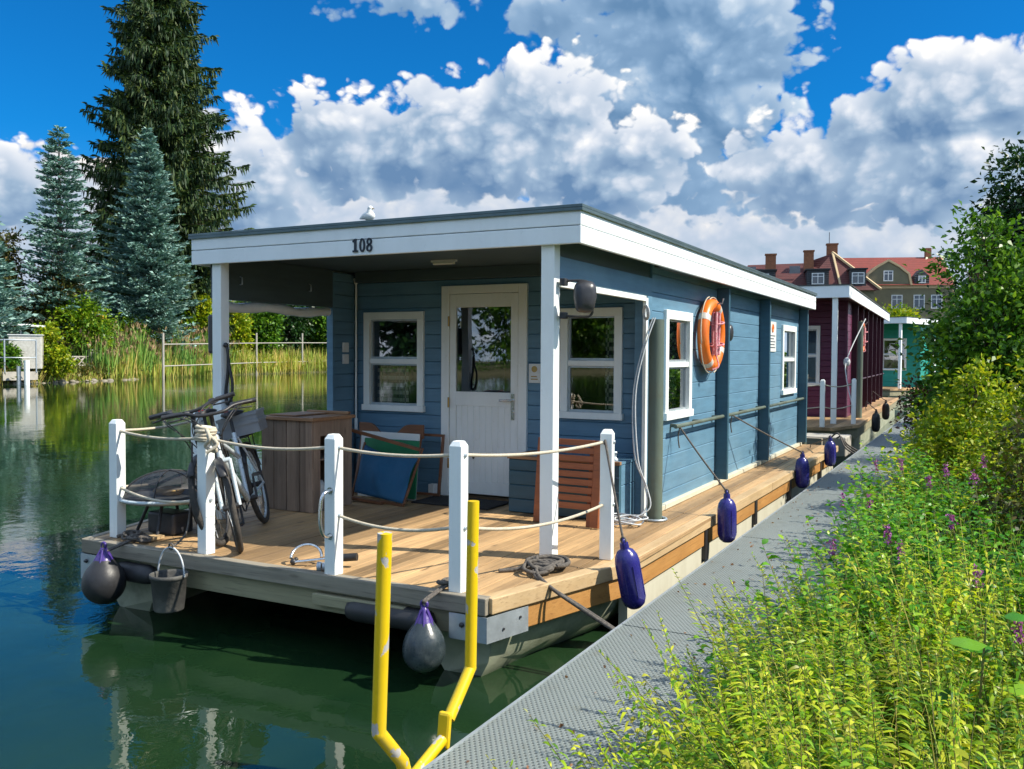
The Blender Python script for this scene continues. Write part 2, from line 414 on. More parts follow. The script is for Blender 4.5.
def watermat():
    m, nt, p = newmat('canal_water')
    p.inputs['Base Color'].default_value = (.006, .022, .012, 1); p.inputs['Roughness'].default_value = .015
    p.inputs['IOR'].default_value = 1.42; p.inputs['Specular IOR Level'].default_value = .62
    geo = nt.new('ShaderNodeNewGeometry')
    mp = nt.new('ShaderNodeMapping'); nt.l.new(geo.outputs['Position'], mp.inputs[0]); mp.inputs['Scale'].default_value = (1, 1.0, 1)
    a = nt.noise(mp.outputs[0], 1.3, 2, .5, .6); b = nt.noise(mp.outputs[0], 5.5, 3, .55, .8); c = nt.noise(mp.outputs[0], .22, 2, .5)
    wn = nt.ramp(c, (.42, .25), (.62, 1))
    h = nt.math('ADD', nt.math('MULTIPLY', a, .012), nt.math('MULTIPLY', nt.math('MULTIPLY', b, wn), .0065))
    bn = nt.new('ShaderNodeBump'); bn.inputs['Strength'].default_value = 1; bn.inputs['Distance'].default_value = .33
    nt.put(bn.inputs['Height'], h); nt.l.new(bn.outputs[0], p.inputs['Normal'])
    sc_ = nt.noise(mp.outputs[0], .7, 4, .6)
    nt.put(p.inputs['Base Color'], nt.mix(nt.ramp(sc_, (.35, 0), (.7, 1)), (.006, .022, .009), (.014, .037, .013)))
    return m
M['water'] = watermat()
def brick(name, c1, c2, s=1):
    return pm(name, c1, c2, 3*s, .85, 0, .3)
def tiles(name, c1, c2):
    m, nt, p = newmat(name)
    v = nt.coord('Object', (1, 1, 1)); w = nt.new('ShaderNodeTexWave', wave_type='BANDS', bands_direction='Z'); nt.put(w.inputs[0], v); w.inputs['Scale'].default_value = 1.4
    n = nt.noise(v, 1.2, 6, .7)
    nt.put(p.inputs['Base Color'], nt.mix(nt.math('MULTIPLY', w.outputs[0], .35), nt.mix(nt.ramp(n, (.3, 0), (.7, 1)), c1, c2), tuple(x*.4 for x in c2)))
    p.inputs['Roughness'].default_value = .7; bump(nt, p, w.outputs[0], .5, .05); return m
M['redtile'] = tiles('red_roof_tiles', (.12, .022, .018), (.07, .018, .016))
M['redtile2'] = tiles('bright_roof_tiles', (.25, .035, .02), (.18, .028, .018))
M['slate'] = tiles('dark_slates', (.045, .05, .06), (.03, .035, .04))
M['render'] = pm('ochre_render', (.21, .19, .11), (.16, .145, .09), 1.5, .9, 0, .2)
M['creamwall'] = pm('cream_gable_render', (.55, .42, .25), (.48, .36, .2), 1.2, .9, 0, .2)
M['whitewall'] = pm('white_render', (.62, .60, .55), (.5, .48, .43), 1.2, .9, 0, .2)
M['brickred'] = pm('chimney_brick', (.32, .13, .06), (.2, .08, .04), 6, .9, 0, .4)
M['darkglass'] = pm('dark_pane', (.06, .08, .10), (.09, .11, .14), 2, .06, 0, 0)
M['concrete'] = pm('concrete', (.45, .42, .36), (.33, .31, .27), 4, .85, 0, .3)
M['bark'] = pm('bark', (.11, .075, .05), (.06, .045, .03), 9, .9, 0, .8, (1, 1, .25))
M['stem'] = pm('green_stem', (.12, .17, .04), (.16, .10, .04), 9, .7)
M['ground'] = pm('bank_soil', (.10, .085, .05), (.07, .085, .035), 3, .95, 0, .6, (1, 1, 1), (.16, .13, .07), .6)
# ---------------------------------------------------------------- setting: water and ground
mb = MB(); mb.add([(-400, -300, 0), (60, -300, 0), (60, 500, 0), (-400, 500, 0)], [(0, 1, 2, 3)])
kind(mb.build('water', M['water']), 'structure', 'green canal water mirroring the far bank')

# ---------------------------------------------------------------- window / door builders
def siding(mb, ax, plane, out, a0, a1, z0, z1, pitch=.135, th=.05, zbase=.5):
    """boards lapped on a wall plane; ax = axis running along the wall ('X' or 'Y'), out = +-1 outward side"""
    z = z0
    while z < z1-1e-4:
        k = math.floor((z-zbase)/pitch+1e-6)+1; zt = min(z1, zbase+k*pitch)
        g = .007
        prof = [(-th, z), (-.012, z), (0, z+g), (0, zt-g if zt-z > 3*g else zt), (-.006, zt), (-th, zt)]
        poly = []
        for d, zz in prof:
            poly.append((a0, plane+out*d, zz) if ax == 'X' else (plane+out*d, a0, zz))
        mb.sheet(poly, (a1-a0, 0, 0) if ax == 'X' else (0, a1-a0, 0))
        z = zt
def wall_with_holes(mb, ax, plane, out, a0, a1, z0, z1, holes, **k):
    """holes: (h0, h1, zb, zt) sorted, non overlapping along the wall"""
    a = a0
    for h0, h1, zb, zt in holes:
        siding(mb, ax, plane, out, a, h0, z0, z1, **k)
        if zb > z0: siding(mb, ax, plane, out, h0, h1, z0, zb, **k)
        if zt < z1: siding(mb, ax, plane, out, h0, h1, zt, z1, **k)
        a = h1
    siding(mb, ax, plane, out, a, a1, z0, z1, **k)
def P3(ax, a, d, z, plane, out):
    return (a, plane+out*d, z) if ax == 'X' else (plane+out*d, a, z)
def fbox(mb, ax, plane, out, a0, a1, d0, d1, z0, z1):
    p, q = P3(ax, a0, d0, z0, plane, out), P3(ax, a1, d1, z1, plane, out)
    mb.box(min(p[0], q[0]), max(p[0], q[0]), min(p[1], q[1]), max(p[1], q[1]), z0, z1)
def window(parent, ax, plane, out, a0, a1, z0, z1, w=.075, split=.5, label=None):
    f = MB(); B = lambda *a: fbox(f, ax, plane, out, *a)
    B(a0, a1, -.02, .03, z1-w, z1); B(a0-.012, a1+.012, -.02, .045, z0-.005, z0+w*.75)
    B(a0, a0+w, -.02, .028, z0+w*.75, z1-w); B(a1-w, a1, -.02, .028, z0+w*.75, z1-w)
    zm = z0+(z1-z0)*split
    B(a0+w, a1-w, -.018, .016, zm-.025, zm+.025)
    W = f.build('window', M['white'], parent, bevel=.004)
    if label: W['label'] = label
    s = MB(); B2 = lambda *a: fbox(s, ax, plane, out, *a)
    i = w-.001
    for (za, zb) in ((z0+w*.75, zm-.025), (zm+.025, z1-w)):
        B2(a0+i, a1-i, -.035, -.006, za, za+.022); B2(a0+i, a1-i, -.035, -.006, zb-.016, zb)
        B2(a0+i, a0+i+.016, -.035, -.006, za+.022, zb-.016); B2(a1-i-.016, a1-i, -.035, -.006, za+.022, zb-.016)
    s.build('sash', M['galv'], W)
    g = MB()
    for (za, zb) in ((z0+w*.75, zm-.025), (zm+.025, z1-w)):
        g.add([P3(ax, a0+w, -.02, za, plane, out), P3(ax, a1-w, -.02, za, plane, out), P3(ax, a1-w, -.02, zb, plane, out), P3(ax, a0+w, -.02, zb, plane, out)], [(0, 1, 2, 3)])
    g.build('pane', M['glass'], W, recalc=False)
    return W
def curtain(parent, ax, plane, out, a0, a1, z0, z1, m, waves=4, depth=.12):
    c = MB(); n = 24; v = []
    for i in range(n+1):
        t = i/n; d = -depth+.018*math.sin(t*waves*2*PI)
        for z in (z0, z1): v.append(P3(ax, a0+(a1-a0)*t, d, z, plane, out))
    c.add(v, [(2*i, 2*i+2, 2*i+3, 2*i+1) for i in range(n)], True)
    return c.build('curtain', m, parent, recalc=False)

# ================================================================ the blue houseboat, number 108
ZD = .52
boat = thing('houseboat', 'blue clapboard houseboat with white roof boards, porch and the number 108, moored beside the walkway', 'houseboat', (-4.2, 9.8, 0), 'houseboats moored in a row')
FR = [(-6.30, 5.62), (-5.97, 4.48), (-2.50, 4.48), (-2.13, 5.75), (-2.05, 15.0), (-6.30, 15.0)]
def yfront(x):
    if x < -5.97: return 4.50+(-5.97-x)/.33*1.12
    if x > -2.50: return 4.50+(x+2.50)/.37*1.25
    return 4.50
mb = MB(); x = -6.27
while x < -2.10:
    x1 = min(x+.137, -2.09); ya, yb = yfront(x), yfront(x1); zz = ZD-random.uniform(0, .003)
    ye = 15.0
    segs = [0]+sorted(random.uniform(8, 13) for _ in range(1))+[ye]
    ys = [None, random.choice([8.2, 9.7, 11.3]), ye]
    mb.prism([(x, ya), (x1, yb), (x1, ys[1]), (x, ys[1])], zz-.03, zz)
    mb.prism([(x, ys[1]+.004), (x1, ys[1]+.004), (x1, ye), (x, ye)], zz-.03, zz-.001)
    x += .145
mb.build('deck', M['deck'], boat, bevel=.003)
# substructure, closes the gaps between boards
mb = MB(); mb.prism([(-6.24, 5.70), (-5.93, 4.56), (-2.54, 4.56), (-2.2, 5.80), (-2.16, 14.9), (-6.24, 14.9)],   .40, .468)
for yy in np.arange(5.2, 14.8, .6): mb.box(-6.2, -2.6, yy, yy+.06, .30, .40)
mb.build('deck_frame', M['bark'], boat)
def strip(mb, p, q, off, th, z0, z1):      # board standing along p-q, its outer face off metres outside
    p, q = Vector((p[0], p[1], 0)), Vector((q[0], q[1], 0)); d = (q-p).normalized(); nrm = Vector((d.y, -d.x, 0))
    a, b = p+nrm*off, q+nrm*off; c, e = b-nrm*th, a-nrm*th
    mb.prism([(a.x, a.y), (b.x, b.y), (c.x, c.y), (e.x, e.y)], z0, z1)
A, B_, C_, D_, E_ = (-2.50, 4.48), (-2.13, 5.75), (-2.05, 15.0), (-5.97, 4.48), (-6.30, 5.62)
mb = MB(); strip(mb, D_, A, .02, .075, .425, .527); strip(mb, E_, D_, .02, .06, .43, .525); strip(mb, (-6.3, 15), E_, .02, .06, .43, .525)
o = mb.build('rim_board', M['rimgrey'], boat, bevel=.006); o['label'] = 'weathered grey board along the front deck edge'
mb = MB(); strip(mb, (A[0]+.006, A[1]+.02), B_, .02, .10, .43, .524); strip(mb, (B_[0], B_[1]+.005), (-2.087, 10.2), .02, .10, .43, .523); strip(mb, (-2.087, 10.21), C_, .02, .10, .43, .522)
o = mb.build('rim_board', M['rimnew'], boat, bevel=.006); o['label'] = 'pale new board along the side deck edge'
mb = MB(); strip(mb, (-5.4, 4.48), (A[0]-.14, 4.48), -.03, .05, .28, .418)
mb.build('lower_rim_board', M['rimlowf'], boat, bevel=.005)
mb = MB(); mb.box(-3.75, -3.05, 4.442, 4.507, .335, .405)
mb.build('repair_plank', M['rimlowf'], boat, bevel=.004)
mb = MB(); strip(mb, (A[0]+.10, A[1]+.33), B_, -.005, .05, .285, .422)
ys = [5.75, 7.75, 9.6, 11.4, 13.6, 15.0]
for a, b in zip(ys[:-1], ys[1:]):
    xa = -2.13+(a-5.75)/9.25*.08; xb = -2.13+(b-5.75)/9.25*.08
    strip(mb, (xa, a+.03), (xb, b-.12), -.005, .05, .285, .422)
o = mb.build('lower_rim_board', M['rimlow'], boat, bevel=.005); o['label'] = 'orange larch board under the side deck edge'
for y_ in ys[1:-1]:
    mb = MB(); xx = -2.13+(y_-5.75)/9.25*.08; mb.box(xx-.1, xx-.0, y_-.1, y_, .16, .425)
    mb.build('fender_block', M['black'], boat)
# corner brackets with bolts
for cx_, sgn in ((-2.50, 1), (-5.97, -1)):
    mb = MB()
    if sgn > 0:
        mb.box(-2.74, -2.492, 4.455, 4.462, .27, .42); strip(mb, (-2.492, 4.455), (-2.40, 4.80), .006, .007, .27, .42)
        pts = [((-2.65, 4.45, .36), (0, -1, 0)), ((-2.57, 4.45, .30), (0, -1, 0)), ((-2.462, 4.59, .33), (1, -.27, 0)), ((-2.425, 4.73, .37), (1, -.27, 0))]
    else:
        mb.box(-5.965, -5.7, 4.455, 4.462, .23, .42); strip(mb, (-6.13, 5.0), (-5.965, 4.455), .006, .007, .23, .42)
        pts = [((-5.9, 4.45, .37), (0, -1, 0)), ((-5.82, 4.45, .29), (0, -1, 0))]
    br = mb.build('corner_bracket', M['galv'], boat)
    for p, ax in pts: mb = MB(); mb.lathe([(.016, 0), (.016, .008), (.008, .012), (.008, .02)], p, ax, 6); mb.build('bolt', M['blackpl'], br)
# twin pontoons with raked bows
for xa, xb, sd in ((-2.98, -2.19, 1), (-6.2, -5.35, -1)):
    mb = MB(); rows = []
    for (y, z, ins) in ((4.60, .40, .30), (4.62, .20, .30), (4.75, -.02, .31), (5.1, -.35, .26)):
        rows.append((y, z, ins))
    def sec(y, ins, zt, zb):
        l, r = (xa, xb-ins) if sd > 0 else (xa+ins, xb)
        k = .6 if y < 5 else 1
        return [(l, y, zt), (r, y, zt), (r-.01, y, .24), (r-.08*k, y+.02, .10), (r-.19*k, y+.04, -.01), (r-.34*k, y+.1, -.14), (l+.3*k, y+.1, -.14), (l+.17*k, y+.04, -.01), (l+.07*k, y+.02, .10), (l+.01, y, .24)]
    S = [sec(4.60, .33, .40, .12), sec(4.72, .31, .40, -.05), sec(5.2, .17, .40, -.30), sec(5.8, .02, .40, -.4), sec(14.9, .02, .40, -.4)]
    v = [p for s_ in S for p in s_]; f = [(i*10+k, i*10+(k+1) % 10, (i+1)*10+(k+1) % 10, (i+1)*10+k) for i in range(4) for k in range(10)]
    mb.add(v, f, True); mb.add(v, [tuple(range(10)), tuple(range(40, 50))])
    mb.build('pontoon', M['hull'], boat)
mb = MB(); mb.prism([(-2.22, 5.85), (-2.155, 5.85), (-2.10, 14.95), (-2.16, 14.95)], -.3, .275)
mb.build('side_skirt', M['cream'], boat)
for xa, xb in ((-3.5, -2.85), (-5.6, -5.2)):
    mb = MB(); mb.lathe([(.02, 0), (.06, .03), (.07, .08), (.07, xb-xa-.08), (.06, xb-xa-.03), (.02, xb-xa)], (xa, 4.475, .335), (1, 0, 0), 16)
    mb.build('bow_roller', M['black'], boat)

# cabin walls
XL, XR, YW, YE, ZR = -5.86, -2.60, 7.65, 14.78, 2.77
wins = [(-5.745, -5.005, 1.345, 2.355), (-3.495, -2.885, 1.345, 2.355)]
DX0, DX1 = -4.79, -3.84
mb = MB(); wall_with_holes(mb, 'X', YW, -1, XL, XR-.05, ZD, ZR, [(-5.68, -5.07, 1.40, 2.29), (DX0+.05, DX1-.05, ZD, 2.55), (-3.43, -2.95, 1.40, 2.29)])
mb.build('front_wall', M['blue'], boat)
w1, w2 = (7.93, 8.76, 1.335, 2.345), (13.28, 14.30, 1.375, 2.38)
mb = MB(); wall_with_holes(mb, 'Y', XR, 1, YW-.05, YE, ZD+.0, ZR-.02, [(w1[0]+.06, w1[1]-.06, w1[2]+.06, w1[3]-.06), (w2[0]+.06, w2[1]-.06, w2[2]+.06, w2[3]-.06)], pitch=.165)
mb.build('side_wall', M['blue'], boat)
mb = MB(); siding(mb, 'Y', XL-.08, -1, 7.30, YE, ZD, ZR-.02); siding(mb, 'Y', XL, 1, 7.30, 7.61, ZD, ZR-.02); mb.box(XL-.078, XL-.002, 7.27, 7.30, ZD, ZR-.02)
mb.build('side_wall', M['blue'], boat)
mb = MB(); siding(mb, 'X', YE, 1, XL, XR, ZD, ZR-.02); mb.build('rear_wall', M['blue'], boat)
mb = MB(); mb.box(XL+.01, XR-.06, YW+.06, YW+.08, ZD, .6)
# cabin lining: floor, partition, ceiling
mb.box(XL-.02, XR-.06, YW+.06, YE-.06, .53, .545); mb.box(XL-.02, XR-.06, 11.0, 11.05, .55, 2.7)
mb.build('cabin_floor', M['inner'], boat)
mb = MB(); mb.box(-4.6, -3.0, 9.2, 10.4, .56, 1.4); mb.box(-5.7, -4.9, 8.3, 9.0, .56, 1.25); mb.box(-3.2, -2.75, 7.95, 9.0, .56, 1.25)
mb.build('cabin_furniture', M['brownwood'], boat, bevel=.02)
# foot strip of the side wall
mb = MB(); mb.box(XR-.004, XR+.05, YW-.03, YE, ZD+.002, ZD+.05); mb.build('skirting_strip', M['cream'], boat, bevel=.005)
# pilasters
for y_, wd in ((9.78, .06), (11.88, .06), (14.66, .08)):
    mb = MB(); mb.box(XR+.003, XR+.135, y_-wd/2, y_+wd/2, ZD+.06, 2.66); mb.build('wall_post', M['blueshade'], boat, bevel=.004)  # same paint as the wall, darkened as on its shaded side
mb = MB(); mb.box(XR-.115, XR+.004, YW-.17, YW-.055, ZD, 2.44); mb.build('corner_post', M['blue'], boat, bevel=.004)
mb = MB(); mb.box(XR-.02, XR+.012, YW-.23, YW-.18, ZD, 2.42); mb.box(XR-.02, XR+.012, 5.66, YW-.23, 2.39, 2.435)
mb.build('curtain_frame', M['white'], boat, bevel=.003)
window(boat, 'X', YW, -1, *wins[0]); window(boat, 'X', YW, -1, *wins[1]); window(boat, 'Y', XR, 1, *w1, w=.085); window(boat, 'Y', XR, 1, *w2, w=.085)
curtain(boat, 'X', YW, -1, -3.10, -2.90, 1.35, 2.3, M['check'], 3); curtain(boat, 'X', YW, -1, -5.70, -5.30, 1.35, 1.80, M['check'], 5, .16)
curtain(boat, 'Y', XR, 1, 8.45, 8.72, 1.4, 2.3, M['check'], 3)
curtain(boat, 'Y', XR, 1, 13.36, 13.75, 1.4, 2.35, M['whitewall'], 3)

# door
mb = MB(); B = lambda *a: fbox(mb, 'X', YW, -1, *a)
B(DX0, DX0+.09, -.03, .03, ZD, 2.60); B(DX1-.09, DX1, -.03, .03, ZD, 2.60); B(DX0+.09, DX1-.09, -.03, .03, 2.52, 2.60)
df = mb.build('door_frame', M['white'], boat, bevel=.006)
mb = MB(); a0, a1 = DX0+.095, DX1-.095
gx0, gx1, gz0, gz1 = -4.625, -4.015, 1.56, 2.385
B(a0, gx0, -.03, .018, .56, 2.515); B(gx1, a1, -.03, .018, .56, 2.515); B(gx0, gx1, -.03, .018, gz1, 2.515); B(gx0, gx1, -.03, .018, 1.42, gz0)
B(gx0, gx1, -.03, .018, .56, .68)
n = 9
for i in range(n):
    u0 = gx0+(gx1-gx0)*i/n; u1 = gx0+(gx1-gx0)*(i+1)/n
    fbox(mb, 'X', YW, -1, u0+.004, u1-.004, -.03, .010, .68, 1.42)
B(gx0, gx1, -.03, .003, .68, 1.42)
door = mb.build('door', M['white'], boat, bevel=.004)
mb = MB(); mb.add([(gx0, YW-.004, gz0), (gx1, YW-.004, gz0), (gx1, YW-.004, gz1), (gx0, YW-.004, gz1)], [(0, 1, 2, 3)]); mb.build('door_pane', M['glass'], door, recalc=False)
mb = MB(); B(a1-.07, a1-.035, .018, .026, 1.30, 1.55); mb.tube([(a1-.052, YW-.02, 1.49), (a1-.052, YW-.075, 1.49), (a1-.17, YW-.08, 1.485)], .009); mb.lathe([(.012, 0), (.012, .008)], (a1-.052, YW-.026, 1.38), (0, -1, 0), 12)
mb.build('door_handle', M['chrome'], door)
for zz in (2.25, 1.45, .85):
    mb = MB(); mb.tube([(a0-.004, YW-.036, zz-.05), (a0-.004, YW-.036, zz+.05)], .009); mb.build('hinge', M['brass'], door)
mb = MB(); mb.ball((-4.42, YW-.02, .93), .02, 8, (.7, .6, 1.4)); mb.build('door_knocker', M['blackpl'], door)
mb = MB(); B(-3.82, -3.70, .004, .02, 1.66, 1.84); sg = mb.build('door_notice', M['paper'], boat, bevel=.003)
mb = MB(); mb.lathe([(.03, 0), (.03, .003)], (-3.76, YW-.02, 1.79), (0, -1, 0), 16); mb.build('notice_symbol', M['brass'], sg)
for zz, xe in ((1.69, -3.725), (1.715, -3.735)): mb = MB(); mb.box(-3.795, xe, YW-.0225, YW-.02, zz, zz+.01); mb.build('notice_line', M['brass'], sg)
# pipe and switches by the left corner
mb = MB(); mb.tube([(XL+.03, YW-.04, 1.13), (XL+.03, YW-.04, 2.66)], .011); mb.tube([(XL+.03, YW-.04, 1.13), (XL+.03, YW-.04, 1.25)], .02); mb.tube([(XL+.03, YW-.04, 2.66), (XL+.05, YW-.08, 2.70)], .02)
mb.build('downpipe', M['white'], boat)
for zz in (1.99, 1.87):
    mb = MB(); mb.box(XL+.002, XL+.025, 7.41, 7.50, zz-.05, zz+.05); mb.build('wall_switch', M['paper'], boat, bevel=.006)

# roof
RX0, RX1, RY0, RY1 = -5.955, -2.385, 5.52, 14.86
mb = MB(); mb.box(RX0+.035, RX1-.035, RY0+.035, RY1-.035, ZR+.03, 2.905); mb.build('roof', M['roofing'], boat)
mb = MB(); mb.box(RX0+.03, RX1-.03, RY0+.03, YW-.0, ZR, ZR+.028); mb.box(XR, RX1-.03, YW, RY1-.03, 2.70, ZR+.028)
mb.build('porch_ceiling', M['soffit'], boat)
def fascia(z0, z1, nm):
    mb = MB(); mb.box(RX0, RX1, RY0, RY0+.03, z0, z1); mb.box(RX1-.03, RX1, RY0+.031, RY1, z0, z1); mb.box(RX0, RX0+.03, RY0+.031, RY1, z0, z1); mb.box(RX0+.03, RX1-.03, RY1-.03, RY1, z0, z1)
    return mb.build(nm, M['fascia'], boat, bevel=.005)
fascia(2.665, 2.782, 'lower_roof_board'); fascia(2.787, 2.898, 'upper_roof_board')
mb = MB(); e = .018
mb.box(RX0-e, RX1+e, RY0-e, RY0+.06, 2.90, 2.922); mb.box(RX1-.06, RX1+e, RY0+.061, RY1+e, 2.90, 2.922); mb.box(RX0-e, RX0+.06, RY0+.061, RY1+e, 2.90, 2.922)
mb.box(RX0-e, RX1+e, RY0-e, RY0-e+.006, 2.878, 2.90); mb.box(RX1+e-.006, RX1+e, RY0-e+.007, RY1+e, 2.878, 2.90)
mb.build('roof_flashing', M['flash'], boat, bevel=.003)
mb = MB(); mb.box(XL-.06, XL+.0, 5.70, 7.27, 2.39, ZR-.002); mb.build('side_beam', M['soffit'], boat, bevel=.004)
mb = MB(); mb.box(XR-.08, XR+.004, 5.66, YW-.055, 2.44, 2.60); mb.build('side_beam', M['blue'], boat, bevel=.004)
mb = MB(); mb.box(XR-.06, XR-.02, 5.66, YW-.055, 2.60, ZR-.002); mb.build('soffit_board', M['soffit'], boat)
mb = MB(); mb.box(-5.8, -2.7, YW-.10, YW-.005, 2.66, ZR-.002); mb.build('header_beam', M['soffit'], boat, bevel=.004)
for x_ in (-5.71, -2.645):
    mb = MB(); mb.box(x_-.05, x_+.05, 5.56, 5.655, ZD, ZR-.002); mb.build('roof_post', M['white'], boat, bevel=.005)
mb = MB(); mb.tube([(-4.42, 6.9, ZR-.03), (-4.20, 6.9, ZR-.03)], .014, 10); mb.box(-4.44, -4.18, 6.885, 6.915, ZR-.02, ZR-.002); mb.build('ceiling_light', M['paper'], boat)
# house number
def digits(parent):
    mb = MB(); s = .10
    def stroke(pts, w): 
        for a, b in zip(pts[:-1], pts[1:]): mb.bar((a[0], RY0-.006, a[1]), (b[0], RY0-.006, b[1]), w, .010, up=(0, 1, 0))
    def oval(cx, cz, rx, rz, wx, wz, n=20):
        o_ = [(cx+rx*math.cos(2*PI*i/n), cz+rz*math.sin(2*PI*i/n)) for i in range(n)]; i_ = [(cx+(rx-wx)*math.cos(2*PI*i/n), cz+(rz-wz)*math.sin(2*PI*i/n)) for i in range(n)]
        v = [(x, RY0-.011, z) for x, z in o_]+[(x, RY0-.011, z) for x, z in i_]+[(x, RY0-.001, z) for x, z in o_]+[(x, RY0-.001, z) for x, z in i_]
        f = []
        for k in range(n):
            j = (k+1) % n; f += [(k, j, n+j, n+k), (k, j, 2*n+j, 2*n+k), (n+k, n+j, 3*n+j, 3*n+k)]
        mb.add(v, f)
    zb = 2.69; x = -4.255
    mb.box(x+.014, x+.033, RY0-.011, RY0-.001, zb+.012, zb+s); mb.box(x+.0, x+.047, RY0-.011, RY0-.001, zb, zb+.014); stroke([(x+.018, zb+s-.006), (x, zb+s-.022)], .012)
    oval(x+.088, zb+s/2, .026, s/2+.002, .014, .012)
    oval(x+.153, zb+s*.74, .0235, s*.27, .012, .012); oval(x+.153, zb+s*.265, .027, s*.285, .014, .012)
    mb.build('house_number', M['number'], parent)
digits(boat)
# rolled up porch curtain
mb = MB(); pts = [(XL-.03+.012*math.sin(i*1.3), 5.72+1.5*i/12, 2.335-.012*math.sin(i*.9)) for i in range(13)]
mb.tube(pts, [.045+.006*math.sin(i*2.1) for i in range(13)], 12); mb.build('rolled_curtain', M['film'], boat)
for y_ in (5.98, 6.9):
    mb = MB(); mb.tube([(XL+.005, y_, 2.60), (XL+.03, y_, 2.59), (XL+.03, y_, 2.53), (XL+.005, y_, 2.53)], .006); mb.build('strap_hook', M['galv'], boat)
# railing posts
def rail_post(x, y, rot=0):
    mb = MB(); h = .042; c, s = math.cos(rot), math.sin(rot)
    q = lambda a, b: (x+a*c-b*s, y+a*s+b*c)
    lo = [q(-h, -h), q(h, -h), q(h, h), q(-h, h)]; hi = [q(-h*.62, -h*.62), q(h*.62, -h*.62), q(h*.62, h*.62), q(-h*.62, h*.62)]
    v = [(a, b, ZD) for a, b in lo]+[(a, b, 1.385) for a, b in lo]+[(a, b, 1.415) for a, b in hi]
    mb.add(v, [(0, 1, 2, 3)]+[(i, (i+1) % 4, 4+(i+1) % 4, 4+i) for i in range(4)]+[(4+i, 4+(i+1) % 4, 8+(i+1) % 4, 8+i) for i in range(4)]+[(8, 9, 10, 11)])
    o = mb.build('railing_post', M['white'], boat, bevel=.004)
    for z_ in (1.33, .90):
        for sg_ in (-1, 1): mb = MB(); mb.lathe([(.014, 0), (.016, .004), (.010, .012)], q(sg_*h, 0)+(z_,), (sg_*c, sg_*s, 0), 8); mb.build('rope_eye', M['galv'], o)
    return o
RP = [(-6.17, 5.78), (-5.83, 4.67), (-4.80, 4.57), (-3.645, 4.53), (-2.735, 4.55), (-2.29, 5.79)]
for i, (x_, y_) in enumerate(RP): rail_post(x_, y_, R(10) if i in (0, 5) else 0)
for z_, dr in ((1.33, .035), (.90, .07)):
    for i, (p, q) in enumerate(zip(RP[:-1], RP[1:])):
        d = dr*(.6+.5*((i*7) % 5)/4)
        if i == 2 and z_ < 1: continue
        mb = MB(); p_ = Vector((p[0], p[1], z_)); q_ = Vector((q[0], q[1], z_)); u = (q_-p_).normalized()*.03
        mb.tube(sag(p_+u, q_-u, d), .0105, 8); mb.build('railing_rope', M['rope'], boat)
# rope knotted round the second post, grab handle on the third
mb = MB()
for k in range(5): mb.torus((-4.80, 4.57, 1.315+.022*k), .062+.004*(k % 2), .0125, (.1*math.sin(k*2), .12*math.cos(k*1.7), 1), 18, 6)
mb.tube(smoothpath([(-4.72, 4.50, 1.40), (-4.68, 4.49, 1.34), (-4.73, 4.5, 1.28), (-4.66, 4.53, 1.25), (-4.70, 4.49, 1.36), (-4.64, 4.52, 1.30), (-4.70, 4.48, 1.24)]), .0125, 8)
mb.build('rope_knot', M['rope'], boat)
mb = MB(); mb.tube(smoothpath([(-3.64, 4.485, 1.06), (-3.645, 4.43, 1.045), (-3.652, 4.41, .98), (-3.652, 4.405, .86), (-3.645, 4.43, .785), (-3.64, 4.485, .77)]), .012, 10)
mb.lathe([(.022, 0), (.022, .006)], (-3.64, 4.488, 1.06), (0, -1, 0), 12); mb.lathe([(.022, 0), (.022, .006)], (-3.64, 4.488, .77), (0, -1, 0), 12)
mb.build('grab_handle', M['chrome'], boat)
# side grab rail in three runs between the wall posts
for a, b in ((8.05, 9.74), (9.82, 11.84), (11.92, 14.61)):
    mb = MB(); mb.tube([(XR+.085, a, 1.27), (XR+.085, b, 1.27)], .019, 10)
    for y_ in np.linspace(a+.12, b-.12, 3): mb.box(XR+.002, XR+.07, y_-.02, y_+.02, 1.255, 1.285)
    mb.build('grab_rail', M['pile'], boat)
# notice on the side wall
mb = MB(); mb.box(XR+.003, XR+.012, 12.43, 12.86, 1.99, 2.40); sg = mb.build('wall_notice', M['paper'], boat)
mb = MB(); mb.torus((XR+.0135, 12.62, 2.31), .05, .010, (1, 0, 0), 20, 6); mb.bar((XR+.0135, 12.58, 2.27), (XR+.0135, 12.66, 2.35), .014, .004); mb.build('notice_symbol', M['orange'], sg)
mb = MB()
for i, w_ in enumerate((.30, .22, .30, .26, .30)): mb.box(XR+.012, XR+.0135, 12.49, 12.49+w_, 2.20-.04*i, 2.212-.04*i)
mb.build('notice_text', M['number'], sg)
mb = MB(); mb.ball((XR+.02, 10.28, 2.19), .08, 12, (.4, 1, 1.2)); mb.build('wall_lamp', M['blackpl'], boat)
